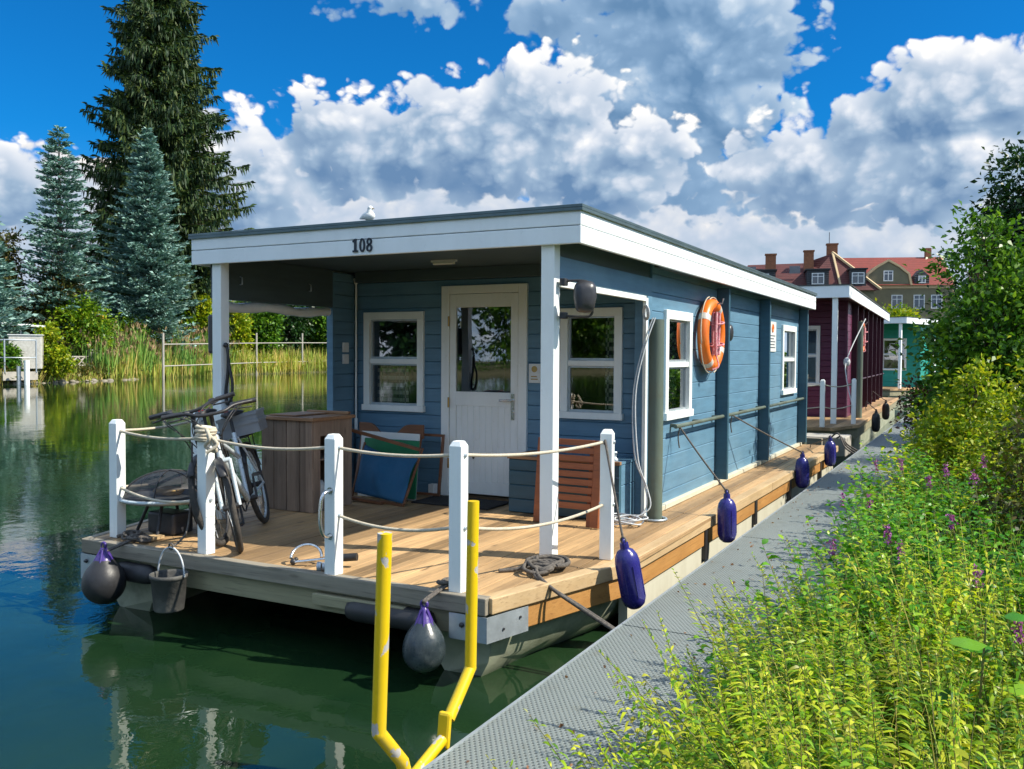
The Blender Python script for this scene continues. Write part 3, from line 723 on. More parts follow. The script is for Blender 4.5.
# ================================================================ the walkway
jet = thing('walkway', 'grey perforated steel walkway running along the boats beside the green bank', 'walkway', (-1.4, 12, 0))
JX0, JX1, JZ = -1.88, -.82, .32
for y in np.arange(-3.97, 36, 3.0):
    mb = MB(); mb.box(JX0, JX1, y+.006, y+2.994, JZ-.008, JZ); mb.build('grating_panel', M['grating'], jet)
    mb = MB(); mb.box(JX0-.012, JX0, y+.003, y+2.997, JZ-.05, JZ+.006); mb.box(JX1, JX1+.012, y+.003, y+2.997, JZ-.05, JZ+.006)
    mb.box(JX0, JX1, y+.006, y+.03, JZ-.05, JZ-.009); mb.box(JX0, JX1, y+2.97, y+2.994, JZ-.05, JZ-.009)
    mb.build('panel_frame', M['galv'], jet)
for y in np.arange(-2.4, 36, 6.0):
    mb = MB(); mb.tube([(JX0+.12, y, -.5), (JX0+.12, y, JZ-.05)], .05, 10); mb.tube([(JX1-.12, y, -.5), (JX1-.12, y, JZ-.05)], .05, 10); mb.bar((JX0, y, JZ-.09), (JX1, y, JZ-.09), .06, .06)
    mb.build('trestle', M['galv'], jet)
# ladder rails
lad = thing('ladder_rails', 'bent yellow tube ladder rails at the walkway edge in front of the blue boat', 'ladder', (-1.93, 3.0, .2))
mb = MB(); r_ = .0265
mb.tube([(-1.865, 2.60, 1.29), (-1.905, 2.62, .56)], r_, 14); mb.ball((-1.905, 2.62, .56), r_*1.01, 12); mb.tube([(-1.905, 2.62, .56), (-1.90, 2.76, .40), (-1.95, 2.95, .05)], r_, 14)
a = mb.build('rail_tube', M['yellow'], lad)
mb = MB(); mb.torus((-1.925, 2.88, .24), .034, .006, (.1, -.5, 1), 16, 6); mb.build('hose_clamp', M['galv'], a)
mb = MB(); mb.tube([(-1.945, 3.36, 1.29), (-1.95, 3.35, .565)], r_*.97, 14); mb.ball((-1.95, 3.35, .565), r_, 12); mb.tube([(-1.95, 3.35, .565), (-1.955, 3.18, .40)], r_*.97, 14)
b = mb.build('rail_tube', M['yellow'], lad)
mb = MB(); mb.obox((-1.955, 3.145, .365), (.030, 0, 0), (0, .013, 0), (0, .01, .075)); mb.build('end_plate', M['yellow'], lad, bevel=.012)
mb = MB(); mb.tube([(-1.955, 3.13, .33), (-1.955, 2.55, .16), (-1.955, 1.9, .05)], .024, 12); mb.build('foot_tube', M['yellow'], lad)
# mooring piles
for i, (x_, y_, zt, lb) in enumerate(((-2.475, 7.36, 2.23, 'grey steel mooring pile beside the porch corner of the blue boat'), (-2.60, 15.2, 2.12, 'grey steel mooring pile behind the far corner of the blue boat'), (-2.42, 20.9, 2.7, 'grey steel mooring pile beside the maroon boat porch'))):
    mb = MB(); mb.tube([(x_, y_, -1), (x_, y_, zt)], .05 if i == 1 else .064, 20)
    o = mb.build('mooring_pile', M['pile']); tag(o, lb, 'mooring pile', 'steel piles that hold the boats')
    if i == 0:
        mb = MB(); mb.torus((x_, y_, ZD+.012), .10, .012, (0, 0, 1), 24, 6); mb.build('pile_collar', M['galv'], o)

def coil(mb, c, r0, r, turns, seed, lift=.012, squash=1.0, jit=.2):
    rg = random.Random(seed); pts = []
    for i in range(int(turns*12)):
        a = 2*PI*i/12; rr = r0*(1+jit*math.sin(a*.37+seed)+jit*.6*rg.uniform(-1, 1)*.5)
        pts.append((c[0]+rr*math.cos(a)+.02*math.sin(a*.21), c[1]+rr*squash*math.sin(a)+.02*math.cos(a*.17), c[2]+r+lift*abs(math.sin(a*.43+seed))*2+.0035*i/12))
    mb.tube(smoothpath(pts, 2), r, 7)
    return pts
# mooring line coiled at the corner and running down to the walkway
mb = MB(); coil(mb, (-2.52, 5.32, ZD), .11, .013, 7, 3, .015, .8, .3); coil(mb, (-2.50, 5.20, ZD), .07, .013, 4, 8, .02, 1.2, .4)
mb.tube(smoothpath([(-2.52, 5.16, ZD+.05), (-2.45, 5.05, ZD+.02), (-2.29, 4.95, .49), (-2.15, 4.95, .42), (-1.95, 4.93, .335), (-1.84, 4.9, .30)]), .012, 7)
mb.tube(smoothpath([(-2.54, 5.18, ZD+.04), (-2.48, 5.06, ZD+.015), (-2.31, 4.98, .485), (-2.15, 4.99, .41), (-1.95, 4.96, .33), (-1.84, 4.93, .29)]), .012, 7)
mb.tube(smoothpath([(-2.75, 5.08, ZD+.012), (-2.68, 5.14, ZD+.014), (-2.6, 5.2, ZD+.03), (-2.5, 5.3, ZD+.05)]), .013, 7)
tag(mb.build('mooring_rope', M['ropedark']), 'dark mooring rope coiled on the deck corner and running down to the walkway', 'rope')
# white cord by the pile
mb = MB(); px, py = -2.47, 7.28
for k in range(2):
    mb.tube(smoothpath([(px+.02*k, py-.03, 2.24), (px-.06+.02*k, py-.10, 2.0), (px-.12+.02*k, py-.16, 1.6), (px-.10+.03*k, py-.17, 1.1-.03*k), (px-.02+.02*k, py-.14, .85-.02*k), (px+.0+.03*k, py-.15, .66), (px-.10, py-.22, .56+.015*k), (px-.26+.03*k, py-.26, .545+.012*k)]), .006, 6)
coil(mb, (px-.13, py-.26, ZD), .12, .0065, 5, 5, .03, .8, .35)
for k in range(3): mb.torus((px-.03, py-.12, 2.28+.0*k), .045+.008*k, .006, (1, .6+.2*k, .1), 20, 6)
tag(mb.build('cord', M['ropewhite']), 'white cord looped over the steel pile and heaped on the deck', 'cord')

# ================================================================ fenders
def fender(y, x, ztop, zbot, attach, label, grp='navy fenders between the boats and the walkway', tilt=0, m='navy', r=.082):
    t = thing('cylinder_fender', label, 'fender', (x, y, zbot), grp)
    h = ztop-zbot; ax = Vector((tilt*.6, tilt, 1)).normalized(); b = Vector((x, y, zbot))
    mb = MB(); mb.lathe([(.012, 0), (r*.5, .006), (r*.82, .03), (r, .075), (r, h-.13), (r*.9, h-.09), (r*.66, h-.055), (r*.36, h-.04), (.03, h-.03), (.028, h)], b, ax, 24)
    for k in range(8):
        a = 2*PI*k/8; u = ax.orthogonal().normalized(); w = ax.cross(u); off = (u*math.cos(a)+w*math.sin(a))*r*1.0
        mb.tube([b+ax*.09+off, b+ax*(h-.14)+off], .004, 5)
    mb.torus(b+ax*(h+.008), .018, .010, (1, .3, 0), 14, 6)
    mb.build('fender_body', M[m], t)
    mb = MB(); p = b+ax*(h+.02); mb.tube(sag(p, attach, .01), .0085, 6); mb.torus(p, .016, .008, (.2, 1, 0), 12, 6)
    mb.tube(smoothpath([attach, (attach[0]-.02, attach[1]+.02, attach[2]-.1), (attach[0]-.01, attach[1]+.03, attach[2]-.2)]), .007, 6)
    mb.build('fender_line', M['ropedark'], t)
fender(5.58, -2.0, .72, .27, (-2.29, 5.745, 1.345), 'tilted navy blue cylinder fender nearest the camera, tied to the last railing post', tilt=-.20)
fender(7.85, -1.975, .72, .29, (XR+.085, 8.18, 1.26), 'navy blue cylinder fender below the start of the side grab rail', tilt=-.02)
fender(11.5, -1.975, .72, .30, (XR+.085, 10.15, 1.26), 'navy blue cylinder fender with its line running up to the middle of the grab rail')
fender(13.75, -1.975, .74, .33, (-2.35, 14.4, .58), 'farthest navy blue cylinder fender, near the back end of the blue boat')
def ball_fender(c, r, label, top, squash=1.0, cap='purple', m='black'):
    t = thing('ball_fender', label, 'fender', (c[0], c[1], c[2]-r))
    mb = MB(); h = r*2.75*squash
    prof = [(0.001, -r)]+[(r*math.sin(a), -r*math.cos(a)*(1 if a < PI/2 else 1.15*squash)) for a in np.linspace(.2, 2.35, 14)]+[(r*.42, r*1.15*squash)]
    mb.lathe(prof, c, (0, 0, 1), 28); mb.build('buoy_body', M[m], t)
    z = r*1.15*squash
    mb = MB(); mb.lathe([(r*.45, z-.012), (r*.30, z+.03), (r*.16, z+.055), (r*.15, z+.085), (.001, z+.09)], c, (0, 0, 1), 20)
    for k in range(6):
        a = PI*k/3; mb.tube([(c[0]+r*.46*math.cos(a), c[1]+r*.46*math.sin(a), c[2]+z-.02), (c[0]+r*.14*math.cos(a), c[1]+r*.14*math.sin(a), c[2]+z+.07)], .008, 6)
    mb.torus((c[0], c[1], c[2]+z+.10), .02, .010, (0, 1, 0), 14, 6); mb.build('buoy_eye', M[cap], t)
    mb = MB(); p = (c[0], c[1], c[2]+z+.11); mb.tube(smoothpath([p, (c[0], c[1]+.005, top[2]-.03), (c[0]+.0, top[1]-.01, top[2]+.008), top]), .009, 6); mb.tube(smoothpath([p, (c[0]+.015, c[1]+.005, top[2]-.03), (c[0]+.02, top[1]-.01, top[2]+.008), (top[0]+.03, top[1], top[2])]), .009, 6)
    coil(mb, (top[0]+.02, top[1]+.05, ZD), .05, .012, 3, int(abs(c[0])*7), .012)
    mb.build('buoy_line', M['ropedark'], t)
ball_fender((-5.53, 4.31, .28), .148, 'round black ball fender with violet eye hanging at the left front deck corner', (-5.52, 4.54, .54))
ball_fender((-2.83, 4.33, .22), .125, 'scuffed grey pear shaped ball fender hanging between the two right railing posts', (-2.85, 4.55, .54), 1.15, 'purple', 'ballgrey')

# bucket hanging on the deck front
bx, by, bz = -4.90, 4.33, .17
t = thing('bucket', 'black rubber bucket with wire bail hanging outside the front deck edge', 'bucket', (bx, by, bz))
mb = MB(); mb.lathe([(.001, 0), (.095, 0), (.10, .01), (.118, .22), (.127, .225), (.127, .25), (.118, .25), (.113, .235), (.094, .015), (.001, .012)], (bx, by, bz), (0, 0, 1), 28); mb.build('bucket_body', pm('dirty_rubber', (.05, .05, .048), (.09, .088, .08), 6, .75, 0, .4, dirt=(.3, .29, .25), dirt_amt=.5), t)
mb = MB(); mb.tube([(bx+.125*math.cos(a), by+.02, bz+.235+.19*math.sin(a)) for a in np.linspace(0, PI, 16)], .0065, 6); mb.build('bucket_bail', M['ropewhite'], t)
mb = MB(); mb.tube(smoothpath([(bx, by+.02, bz+.42), (bx+.02, by+.12, .66), (-4.92, 4.53, .78), (-4.95, 4.58, 1.05), (-4.95, 4.585, 1.29)]), .007, 6); mb.torus((bx, by+.02, bz+.43), .02, .007, (0, 1, 0), 12, 6); mb.build('bucket_line', M['ropedark'], t)

# hoop handle with black grips lying on the deck
t = thing('hose_handle', 'chrome hoop and bar with black grip lying on the front deck edge', 'handle', (-3.9, 4.72, ZD))
mb = MB(); mb.torus((-3.98, 4.66, ZD+.05), .10, .011, (.35, -.55, .75), 20, 8, .2, PI+.4, (1, .2, 0)); mb.tube([(-4.03, 4.60, ZD+.02), (-3.86, 4.66, ZD+.045), (-3.74, 4.72, ZD+.06)], .011, 8)
mb.build('hoop', M['chrome'], t)
mb = MB(); mb.tube([(-3.77, 4.705, ZD+.055), (-3.63, 4.75, ZD+.07)], .026, 12); mb.build('grip', M['black'], t)
mb = MB(); mb.ball((-4.04, 4.60, ZD+.022), .022, 10); mb.ball((-4.07, 4.66, ZD+.02), .018, 10); mb.build('hinge', M['black'], t)
mb = MB(); mb.tube([(-3.76, 4.56, ZD+.03), (-3.66, 4.62, ZD+.03)], .028, 12); mb.tube([(-3.79, 4.545, ZD+.03), (-3.765, 4.557, ZD+.03)], .031, 12); mb.build('pump_tube', M['galv'], t)
mb = MB(); mb.tube(smoothpath([(-5.75, 4.6, ZD+.02), (-5.66, 4.65, ZD+.045), (-5.6, 4.6, ZD+.02), (-5.52, 4.64, ZD+.03)]), .014, 7); coil(mb, (-5.62, 4.64, ZD), .05, .010, 4, 2, .02)
tag(mb.build('rope_scrap', M['ropedark']), 'short tangle of dark rope lying by the left corner railing post', 'rope')

# ================================================================ cabinet
cx0, cx1, cy0, cy1, cz = -5.80, -5.21, 6.18, 6.74, 1.36
t = thing('wooden_cabinet', 'weathered grey brown board cabinet with open front and flat top standing on the deck', 'cabinet', (-5.5, 6.45, ZD))
mb = MB()
n = 4
for i in range(n):
    a = cx0+(cx1-cx0)*i/n; mb.box(a+.003, a+(cx1-cx0)/n-.004, cy0, cy0+.022, ZD+.002, cz-.03)
mb.build('front_boards', M['cabinet'], t, bevel=.003)
mb = MB(); mb.box(cx1-.022, cx1, cy0+.023, cy0+.11, ZD+.002, cz-.03); mb.box(cx1-.022, cx1, cy1-.17, cy1, ZD+.002, cz-.03); mb.box(cx1-.022, cx1, cy0+.112, cy1-.172, cz-.17, cz-.03); mb.box(cx1-.022, cx1, cy0+.112, cy1-.172, ZD+.002, ZD+.14)
mb.build('side_frame', M['cabinet'], t, bevel=.003)
mb = MB(); mb.box(cx0, cx0+.022, cy0+.023, cy1, ZD+.002, cz-.03); mb.box(cx0+.023, cx1-.023, cy1-.022, cy1, ZD+.002, cz-.03); mb.box(cx0+.023, cx1-.023, cy0+.023, cy1-.023, ZD+.03, ZD+.05); mb.box(cx0+.023, cx1-.023, cy0+.023, cy1-.023, .97, .985)
mb.build('back_boards', M['cabinet'], t)
mb = MB(); mb.box(cx0-.02, cx1+.03, cy0-.03, cy1+.02, cz-.03, cz); mb.box(cx0+.06, cx1-.22, cy0+.04, cy1-.04, cz+.002, cz+.015); mb.box(cx0+.10, cx1-.0, cy1-.06, cy1-.02, cz+.002, cz+.03)
mb.build('cabinet_top', M['cabtop'], t, bevel=.005)
mb = MB(); mb.lathe([(.001, 0), (.09, 0), (.095, .15), (.07, .2), (.001, .21)], (-5.38, 6.42, ZD+.05), (0, 0, 1), 14); tag(mb.build('plastic_sack', M['paper']), 'crumpled white sack inside the open wooden cabinet', 'sack')

# ================================================================ storage bench and slatted table
t = thing('storage_bench', 'low blue board storage bench with wooden rim against the cabin wall under the window', 'bench', (-3.2, 7.3, ZD))
bx0, bx1, by0, by1, bzt = -3.745, -2.70, 7.10, 7.60, 1.03
mb = MB(); siding(mb, 'X', by0, -1, bx0, bx1, ZD+.004, bzt-.03, pitch=.125, zbase=ZD); mb.box(bx0, bx0+.02, by0+.05, by1, ZD+.004, bzt-.03)
mb.build('bench_front', M['blueshade'], t)  # shade painted into the front; the sunlit side keeps the plain blue
mb = MB(); siding(mb, 'Y', bx1, 1, by0+.003, by1, ZD+.004, bzt-.03, pitch=.3, zbase=ZD, th=.03); mb.build('bench_side', M['blue'], t)
mb = MB(); mb.box(bx0-.01, bx1+.01, by0-.02, by0+.03, bzt-.028, bzt); mb.box(bx0-.01, bx0+.04, by0+.032, by1, bzt-.028, bzt); mb.build('bench_rim', M['cabtop'], t, bevel=.003)
mb = MB(); mb.box(bx0+.042, bx1+.005, by0+.032, by1, bzt-.028, bzt-.008); mb.build('bench_lid', M['blue'], t)
mb = MB(); mb.lathe([(.03, 0), (.03, .02), (.015, .03), (.015, .06), (.022, .065), (.022, .08), (.001, .085)], (-2.78, 7.2, bzt-.006), (0, 0, 1), 14); tag(mb.build('gas_valve', M['galv']), 'small metal valve standing on the right end of the storage bench', 'valve')
t = thing('folded_table', 'reddish brown slatted wooden table folded flat and stood upright on the porch', 'table', (-3.03, 6.78, ZD))
def TP(a, h, d): # local frame of the leaning table: along, up, out
    base = Vector((-3.335, 6.80, ZD)); al = Vector((.995, -.06, 0)).normalized(); up = Vector((0, .13, 1)).normalized()
    return base+al*a+up*h+al.cross(up)*d
def tbox(mb, a0, a1, h0, h1, d0, d1):
    c = TP((a0+a1)/2, (h0+h1)/2, (d0+d1)/2); al = (TP(1, 0, 0)-TP(0, 0, 0)); up = TP(0, 1, 0)-TP(0, 0, 0); n = al.cross(up)
    mb.obox(c, al*(a1-a0)/2, up*(h1-h0)/2, n*(d1-d0)/2)
W_, H_ = .60, .71
for hh_ in (.14, H_-.05): mb = MB(); tbox(mb, .075, W_-.075, hh_, hh_+.05, 0, .035); mb.build('frame_rail', M['teak'], t, bevel=.004)
for a in (0, W_-.07):
    mb = MB(); tbox(mb, a, a+.07, .003, H_, 0, .04); mb.build('frame_stile', M['teak'], t, bevel=.004)
for k in range(7):
    mb = MB(); h = .205+k*.065; tbox(mb, .074, W_-.074, h, h+.05, .005, .028); mb.build('slat', M['teak'], t, bevel=.003)
for a in (.09, W_-.13):
    mb = MB(); tbox(mb, a, a+.04, .003, .66, -.04, -.005); mb.build('leg', M['teak'], t, bevel=.003)

# ================================================================ folded seats by the window
t = thing('folded_deck_chair', 'folded deck chair with bright blue canvas leaning beside the wooden cabinet', 'deck chair', (-5.0, 7.0, ZD))
mb = MB(); q = [(-5.30, 6.93, .60), (-4.74, 6.90, .555), (-4.69, 7.12, .985), (-5.02, 7.12, 1.015), (-5.33, 7.10, 1.0)]
v = []; nn = 14
for i in range(nn+1):
    u = i/nn
    for j in range(nn+1):
        w_ = j/nn; a = Vector((-5.33, 6.93, .60)).lerp((-4.74, 6.88, .545), u); b = Vector((-5.34, 7.12, 1.04)).lerp((-4.69, 7.10, .975), u)
        p = a.lerp(b, w_); p.y += (.03*math.sin(u*8+w_*3)+.012*math.sin(u*19+w_*5))*math.sin(w_*PI)-.05*math.sin(w_*PI); p.z -= .055*math.sin(u*PI)*w_**2; v.append(p)
mb.add(v, [(i*(nn+1)+j, (i+1)*(nn+1)+j, (i+1)*(nn+1)+j+1, i*(nn+1)+j+1) for i in range(nn) for j in range(nn)], True)
o = mb.build('canvas', M['bluefab'], t, recalc=False); s_ = o.modifiers.new('thick', 'SOLIDIFY'); s_.thickness = .006
mb = MB(); mb.bar((-5.42, 6.95, 1.20), (-4.66, 7.06, 1.03), .035, .03); mb.build('armrest', M['brownwood'], t, bevel=.004)
mb = MB(); mb.bar((-5.36, 6.90, .55), (-4.95, 6.86, .535), .05, .03); mb.build('foot_bar', M['brownwood'], t, bevel=.004)
mb = MB(); mb.bar((-4.97, 6.88, .545), (-4.72, 6.87, .53), .02, .025); mb.bar((-4.725, 6.88, .54), (-4.675, 7.12, 1.04), .02, .02); mb.build('side_bar', M['brownwood'], t, bevel=.003); mb = MB(); mb.bar((-5.36, 6.93, .55), (-5.36, 7.14, 1.06), .02, .02); mb.build('side_bar', M['brownwood'], t, bevel=.003)
mb = MB(); mb.obox((-5.10, 7.19, .82), (.325, -.01, 0), (0, .012, 0), (0, .033, .275)); tag(mb.build('green_board', M['greenpan'], bevel=.004), 'flat green board standing behind the blue canvas deck chair', 'board')
mb = MB(); mb.obox((-5.16, 7.25, .83), (.35, -.01, 0), (0, .01, 0), (0, .035, .325)); tag(mb.build('white_board', M['paper'], bevel=.004), 'flat white board just behind the green board', 'board')
def curved_back(x0, x1, y, z0, z1, skew, label):
    t = thing('folded_chair', label, 'chair', ((x0+x1)/2, y, ZD), 'brown wooden chairs folded against the cabin')
    mb = MB(); n = 16; top = []; bot = []
    for i in range(n+1):
        u = i/n; x = x0+(x1-x0)*u
        s = 1/(1+math.exp(-(u-.32)*14)) if skew > 0 else 1/(1+math.exp((u-.6)*14))
        top.append((x, y, z0+.03+(z1-z0-.03)*s)); bot.append((x, y, z0))
    mb.sheet(top+bot[::-1], (0, .028, 0)); mb.build('back_rail', M['brownwood'], t, bevel=.004)
    for x in (x0+.04, x1-.04):
        mb = MB(); mb.bar((x, y+.014, z0+.01), (x-.02, y-.1, ZD+.01), .025, .03); mb.build('leg', M['brownwood'], t)
    mb = MB(); mb.bar((x0+.05, y-.04, .8), (x1-.05, y-.04, .8), .03, .05); mb.build('seat_rail', M['brownwood'], t)
curved_back(-5.22, -4.83, 7.36, 1.10, 1.235, 1, 'folded brown wooden chair with its curved back rail under the window middle')
curved_back(-5.60, -5.24, 7.36, 1.10, 1.235, -1, 'folded brown wooden chair half hidden behind the cabinet corner')
t = thing('picture_frame', 'thin brown wooden frame leaning on the wall between the blue canvas and the door', 'frame', (-4.85, 7.45, ZD))
fx0, fx1 = -5.05, -4.66
for a, b in (((fx0, 7.48, 1.13), (fx1, 7.48, 1.13)), ((fx0, 7.40, .56), (fx1, 7.40, .56)), ((fx0+.012, 7.48, 1.12), (fx0+.012, 7.40, .57)), ((fx1-.012, 7.48, 1.12), (fx1-.012, 7.40, .57))):
    mb = MB(); mb.bar(a, b, .022, .024); mb.build('frame_bar', M['brownwood'], t)
mb = MB(); mb.box(-4.86, -4.80, 7.50, 7.58, ZD+.002, ZD+.12); tag(mb.build('white_tile', M['paper'], bevel=.004), 'small white block on the deck under the brown wooden frame', 'block')
mb = MB(); mb.box(-4.78, -3.95, 7.08, 7.55, ZD+.001, ZD+.014); tag(mb.build('doormat', M['mat_rubber'], bevel=.004), 'black doormat on the deck in front of the white door', 'doormat')

# ================================================================ life ring
def life_ring(c, Rr, label, n=(1, 0, 0)):
    t = thing('life_ring', label, 'life ring', (c[0], c[1], c[2]-Rr), 'orange life rings on the boats')
    r = Rr*.16; n = Vector(n).normalized()
    mb = MB(); mb.torus(c, Rr-r, r, n, 44, 14, xdir=(0, 0, 1)); mb.build('ring', M['orange'], t)
    u = Vector((0, 0, 1)); w = n.cross(u); C_0 = Vector(c)
    for k in range(4):
        a = PI/4+k*PI/2+.25; mb = MB()
        pts = [C_0+(u*math.cos(b)+w*math.sin(b))*(Rr-r) for b in np.linspace(a-.1, a+.1, 6)]
        mb.tube(pts, r*1.035, 14); mb.build('reflective_band', M['reflect'], t)
    mb = MB()
    for k in range(4):
        a = k*PI/2; a2 = a+PI/2
        pts = [C_0+(u*math.cos(b)+w*math.sin(b))*(Rr+.012+.03*math.sin((b-a)/(PI/2)*PI)) for b in np.linspace(a+.25, a2+.25, 12)]
        mb.tube(pts, .006, 6)
    mb.build('grab_line', M['rope'], t)
    mb = MB(); cc = C_0+n*.05+w*.03
    for k in range(9):
        dx = (k-4)*.021; pts = [cc+w*(dx+.015*math.sin(h*9+k))+u*h+n*(.012*((k*3) % 5)-.02) for h in np.linspace(-Rr*.55, Rr*.62, 10)]
        mb.tube(pts, .016, 6)
    for h in (-.10, .12): mb.torus(cc+u*h, .085, .010, u+w*.2, 16, 6)
    mb.tube(smoothpath([cc-u*Rr*.5, cc-u*(Rr*.85)+w*.05+n*.05, cc-u*(Rr*.95)+w*.1]), .009, 6)
    mb.build('throw_rope', M['pinkrope'], t)
    mb = MB(); mb.tube([C_0+u*(Rr-.06)-n*.09, C_0+u*(Rr-.05)+n*.11, C_0+u*(Rr+.0)+n*.12], .009, 6); mb.build('hook', M['galv'], t)
life_ring((XR+.085, 9.24, 2.14), .375, 'orange life ring with a coiled red rope hung on the blue boat wall')

# truck mirror on the roof post
t = thing('clamp_mirror', 'black bracket mirror clamped to the outer porch post of the blue boat', 'mirror', (-2.45, 5.66, 2.2))
mb = MB(); mb.tube(smoothpath([(-2.575, 5.63, 2.425), (-2.50, 5.66, 2.43), (-2.42, 5.70, 2.425), (-2.385, 5.72, 2.39), (-2.38, 5.72, 2.25), (-2.39, 5.72, 2.20), (-2.43, 5.70, 2.185), (-2.575, 5.63, 2.19)]), .009, 8); mb.build('arm', M['black'], t)
mb = MB(); mb.box(-2.576, -2.535, 5.60, 5.66, 2.395, 2.445); mb.box(-2.576, -2.535, 5.60, 5.66, 2.17, 2.215); mb.build('clamp', M['black'], t, bevel=.006)
mb = MB(); c_ = Vector((-2.42, 5.66, 2.315)); u = Vector((.8, .55, 0)).normalized()
v = []
for (w_, h_, d_) in ((.055, .085, .0), (.075, .105, .015), (.078, .108, .05), (.06, .085, .08), (.03, .05, .09)):
    for k in range(20):
        a = 2*PI*k/20; e = .55
        x = w_*math.copysign(abs(math.cos(a))**e, math.cos(a)); z = h_*math.copysign(abs(math.sin(a))**e, math.sin(a))
        v.append(c_+u*x*(1-.12*(z < 0))+Vector((0, 0, z))+u.cross(Vector((0, 0, 1)))*d_)
mb.add(v, [(i*20+k, i*20+(k+1) % 20, (i+1)*20+(k+1) % 20, (i+1)*20+k) for i in range(4) for k in range(20)]+[tuple(range(80, 100)), tuple(range(20))], True); mb.build('housing', M['blackpl'], t)
# leash and speaker on the left post
mb = MB(); lx, ly = -5.635, 5.60
mb.tube(smoothpath([(lx, ly, 1.99), (lx+.02, ly-.01, 1.93), (lx+.03, ly, 1.8), (lx+.06, ly, 1.68), (lx+.05, ly, 1.55), (lx+.0, ly, 1.5), (lx-.01, ly, 1.6), (lx+.01, ly, 1.75), (lx+.015, ly, 1.9)]), .013, 6)
mb.torus((lx+.02, ly, 1.52), .035, .008, (0, 1, 0), 14, 6); mb.ball((lx, ly-.01, 1.99), .022, 8)
tag(mb.build('leash', M['black']), 'black strap with snap hook hanging on the left porch post', 'leash')
mb = MB(); mb.box(-5.86, -5.755, 5.60, 5.68, 1.92, 2.25); tag(mb.build('loudspeaker', M['blackpl'], bevel=.02), 'slim black loudspeaker behind the left porch post', 'loudspeaker')

# white bird on the roof edge
bc = Vector((-4.15, 5.575, 2.965))
mb = MB(); mb.ball(bc, .042, 12, (1.25, .8, .85)); mb.ball(bc+Vector((.012, 0, .055)), .022, 10); mb.tube([bc+Vector((.008, 0, .02)), bc+Vector((.012, 0, .05))], [.028, .02], 8); mb.tube([bc+Vector((-.035, 0, .0)), bc+Vector((-.085, 0, -.015))], [.026, .006], 8)
t = tag(mb.build('bird', M['paper']), 'small white bird perched on the front roof edge above the number', 'bird')
mb = MB(); mb.tube([bc+Vector((.03, 0, .055)), bc+Vector((.05, 0, .05))], [.006, .002], 6); mb.build('beak', M['brass'], t)
mb = MB(); mb.tube([bc+Vector((.0, .01, -.03)), bc+Vector((0, .01, -.044))], .004, 6); mb.tube([bc+Vector((.0, -.01, -.03)), bc+Vector((0, -.01, -.044))], .004, 6); mb.build('leg', M['brass'], t)

# ================================================================ low round table with net dome
tc = Vector((-5.63, 4.98, 0)); TZ = .80
t = thing('round_table', 'low round table with pale rim and black legs by the left front deck corner', 'table', (tc.x, tc.y, ZD))
mb = MB(); mb.lathe([(.001, -.02), (.34, -.02), (.355, -.01), (.355, .012), (.33, .016), (.001, .012)], (tc.x, tc.y, TZ), (0, 0, 1), 36); mb.build('table_top', M['greybox'], t)
mb = MB(); mb.torus((tc.x, tc.y, TZ+.004), .357, .013, (0, 0, 1), 40, 8); mb.build('top_rim', M['silverpaint'], t)
for k in range(4):
    a = k*PI/2+.5; mb = MB(); mb.tube([(tc.x+.14*math.cos(a), tc.y+.14*math.sin(a), TZ-.02), (tc.x+.25*math.cos(a), tc.y+.25*math.sin(a), ZD+.01)], .013, 8); mb.build('leg', M['black'], t)
mb = MB(); mb.box(tc.x-.13, tc.x+.16, tc.y-.1, tc.y+.1, ZD+.003, ZD+.17); tag(mb.build('toolbox', M['blackpl'], bevel=.02), 'dark box standing on the deck under the low round table', 'box')
mb = MB(); mb.box(tc.x-.02, tc.x+.18, tc.y-.33, tc.y-.2, ZD+.003, ZD+.03); tag(mb.build('wood_offcut', M['rimnew'], bevel=.004), 'short pale wood offcut on the deck in front of the round table', 'wood')
t = thing('net_dome', 'dark wire net dome covering the low round table', 'cover', (tc.x, tc.y, TZ+.02))
mb = MB(); prof = [(.325*math.cos(a), .185*math.sin(a)) for a in np.linspace(0, PI/2*.98, 9)]
mb.lathe(prof, (tc.x, tc.y, TZ+.02), (0, 0, 1), 28)
mb.f = [f for f in mb.f if len(f) == 4]; mb.m = mb.m[:len(mb.f)]; mb.sm = mb.sm[:len(mb.f)]
mb.build('net', M['net'], t, recalc=False)
mb = MB(); mb.torus((tc.x, tc.y, TZ+.022), .327, .009, (0, 0, 1), 36, 6)
for k in range(3):
    a = k*PI/3; mb.tube([(tc.x+.325*math.cos(b)*math.cos(a), tc.y+.325*math.cos(b)*math.sin(a), TZ+.022+.186*math.sin(b)) for b in np.linspace(0, PI, 22)], .006, 6)
mb.build('dome_wire', M['black'], t)
mb = MB(); mb.lathe([(.001, 0), (.1, 0), (.12, .03), (.10, .05), (.001, .05)], (tc.x, tc.y, TZ+.02), (0, 0, 1), 20); tag(mb.build('bowl', M['brass']), 'shallow bowl under the wire net dome', 'bowl')

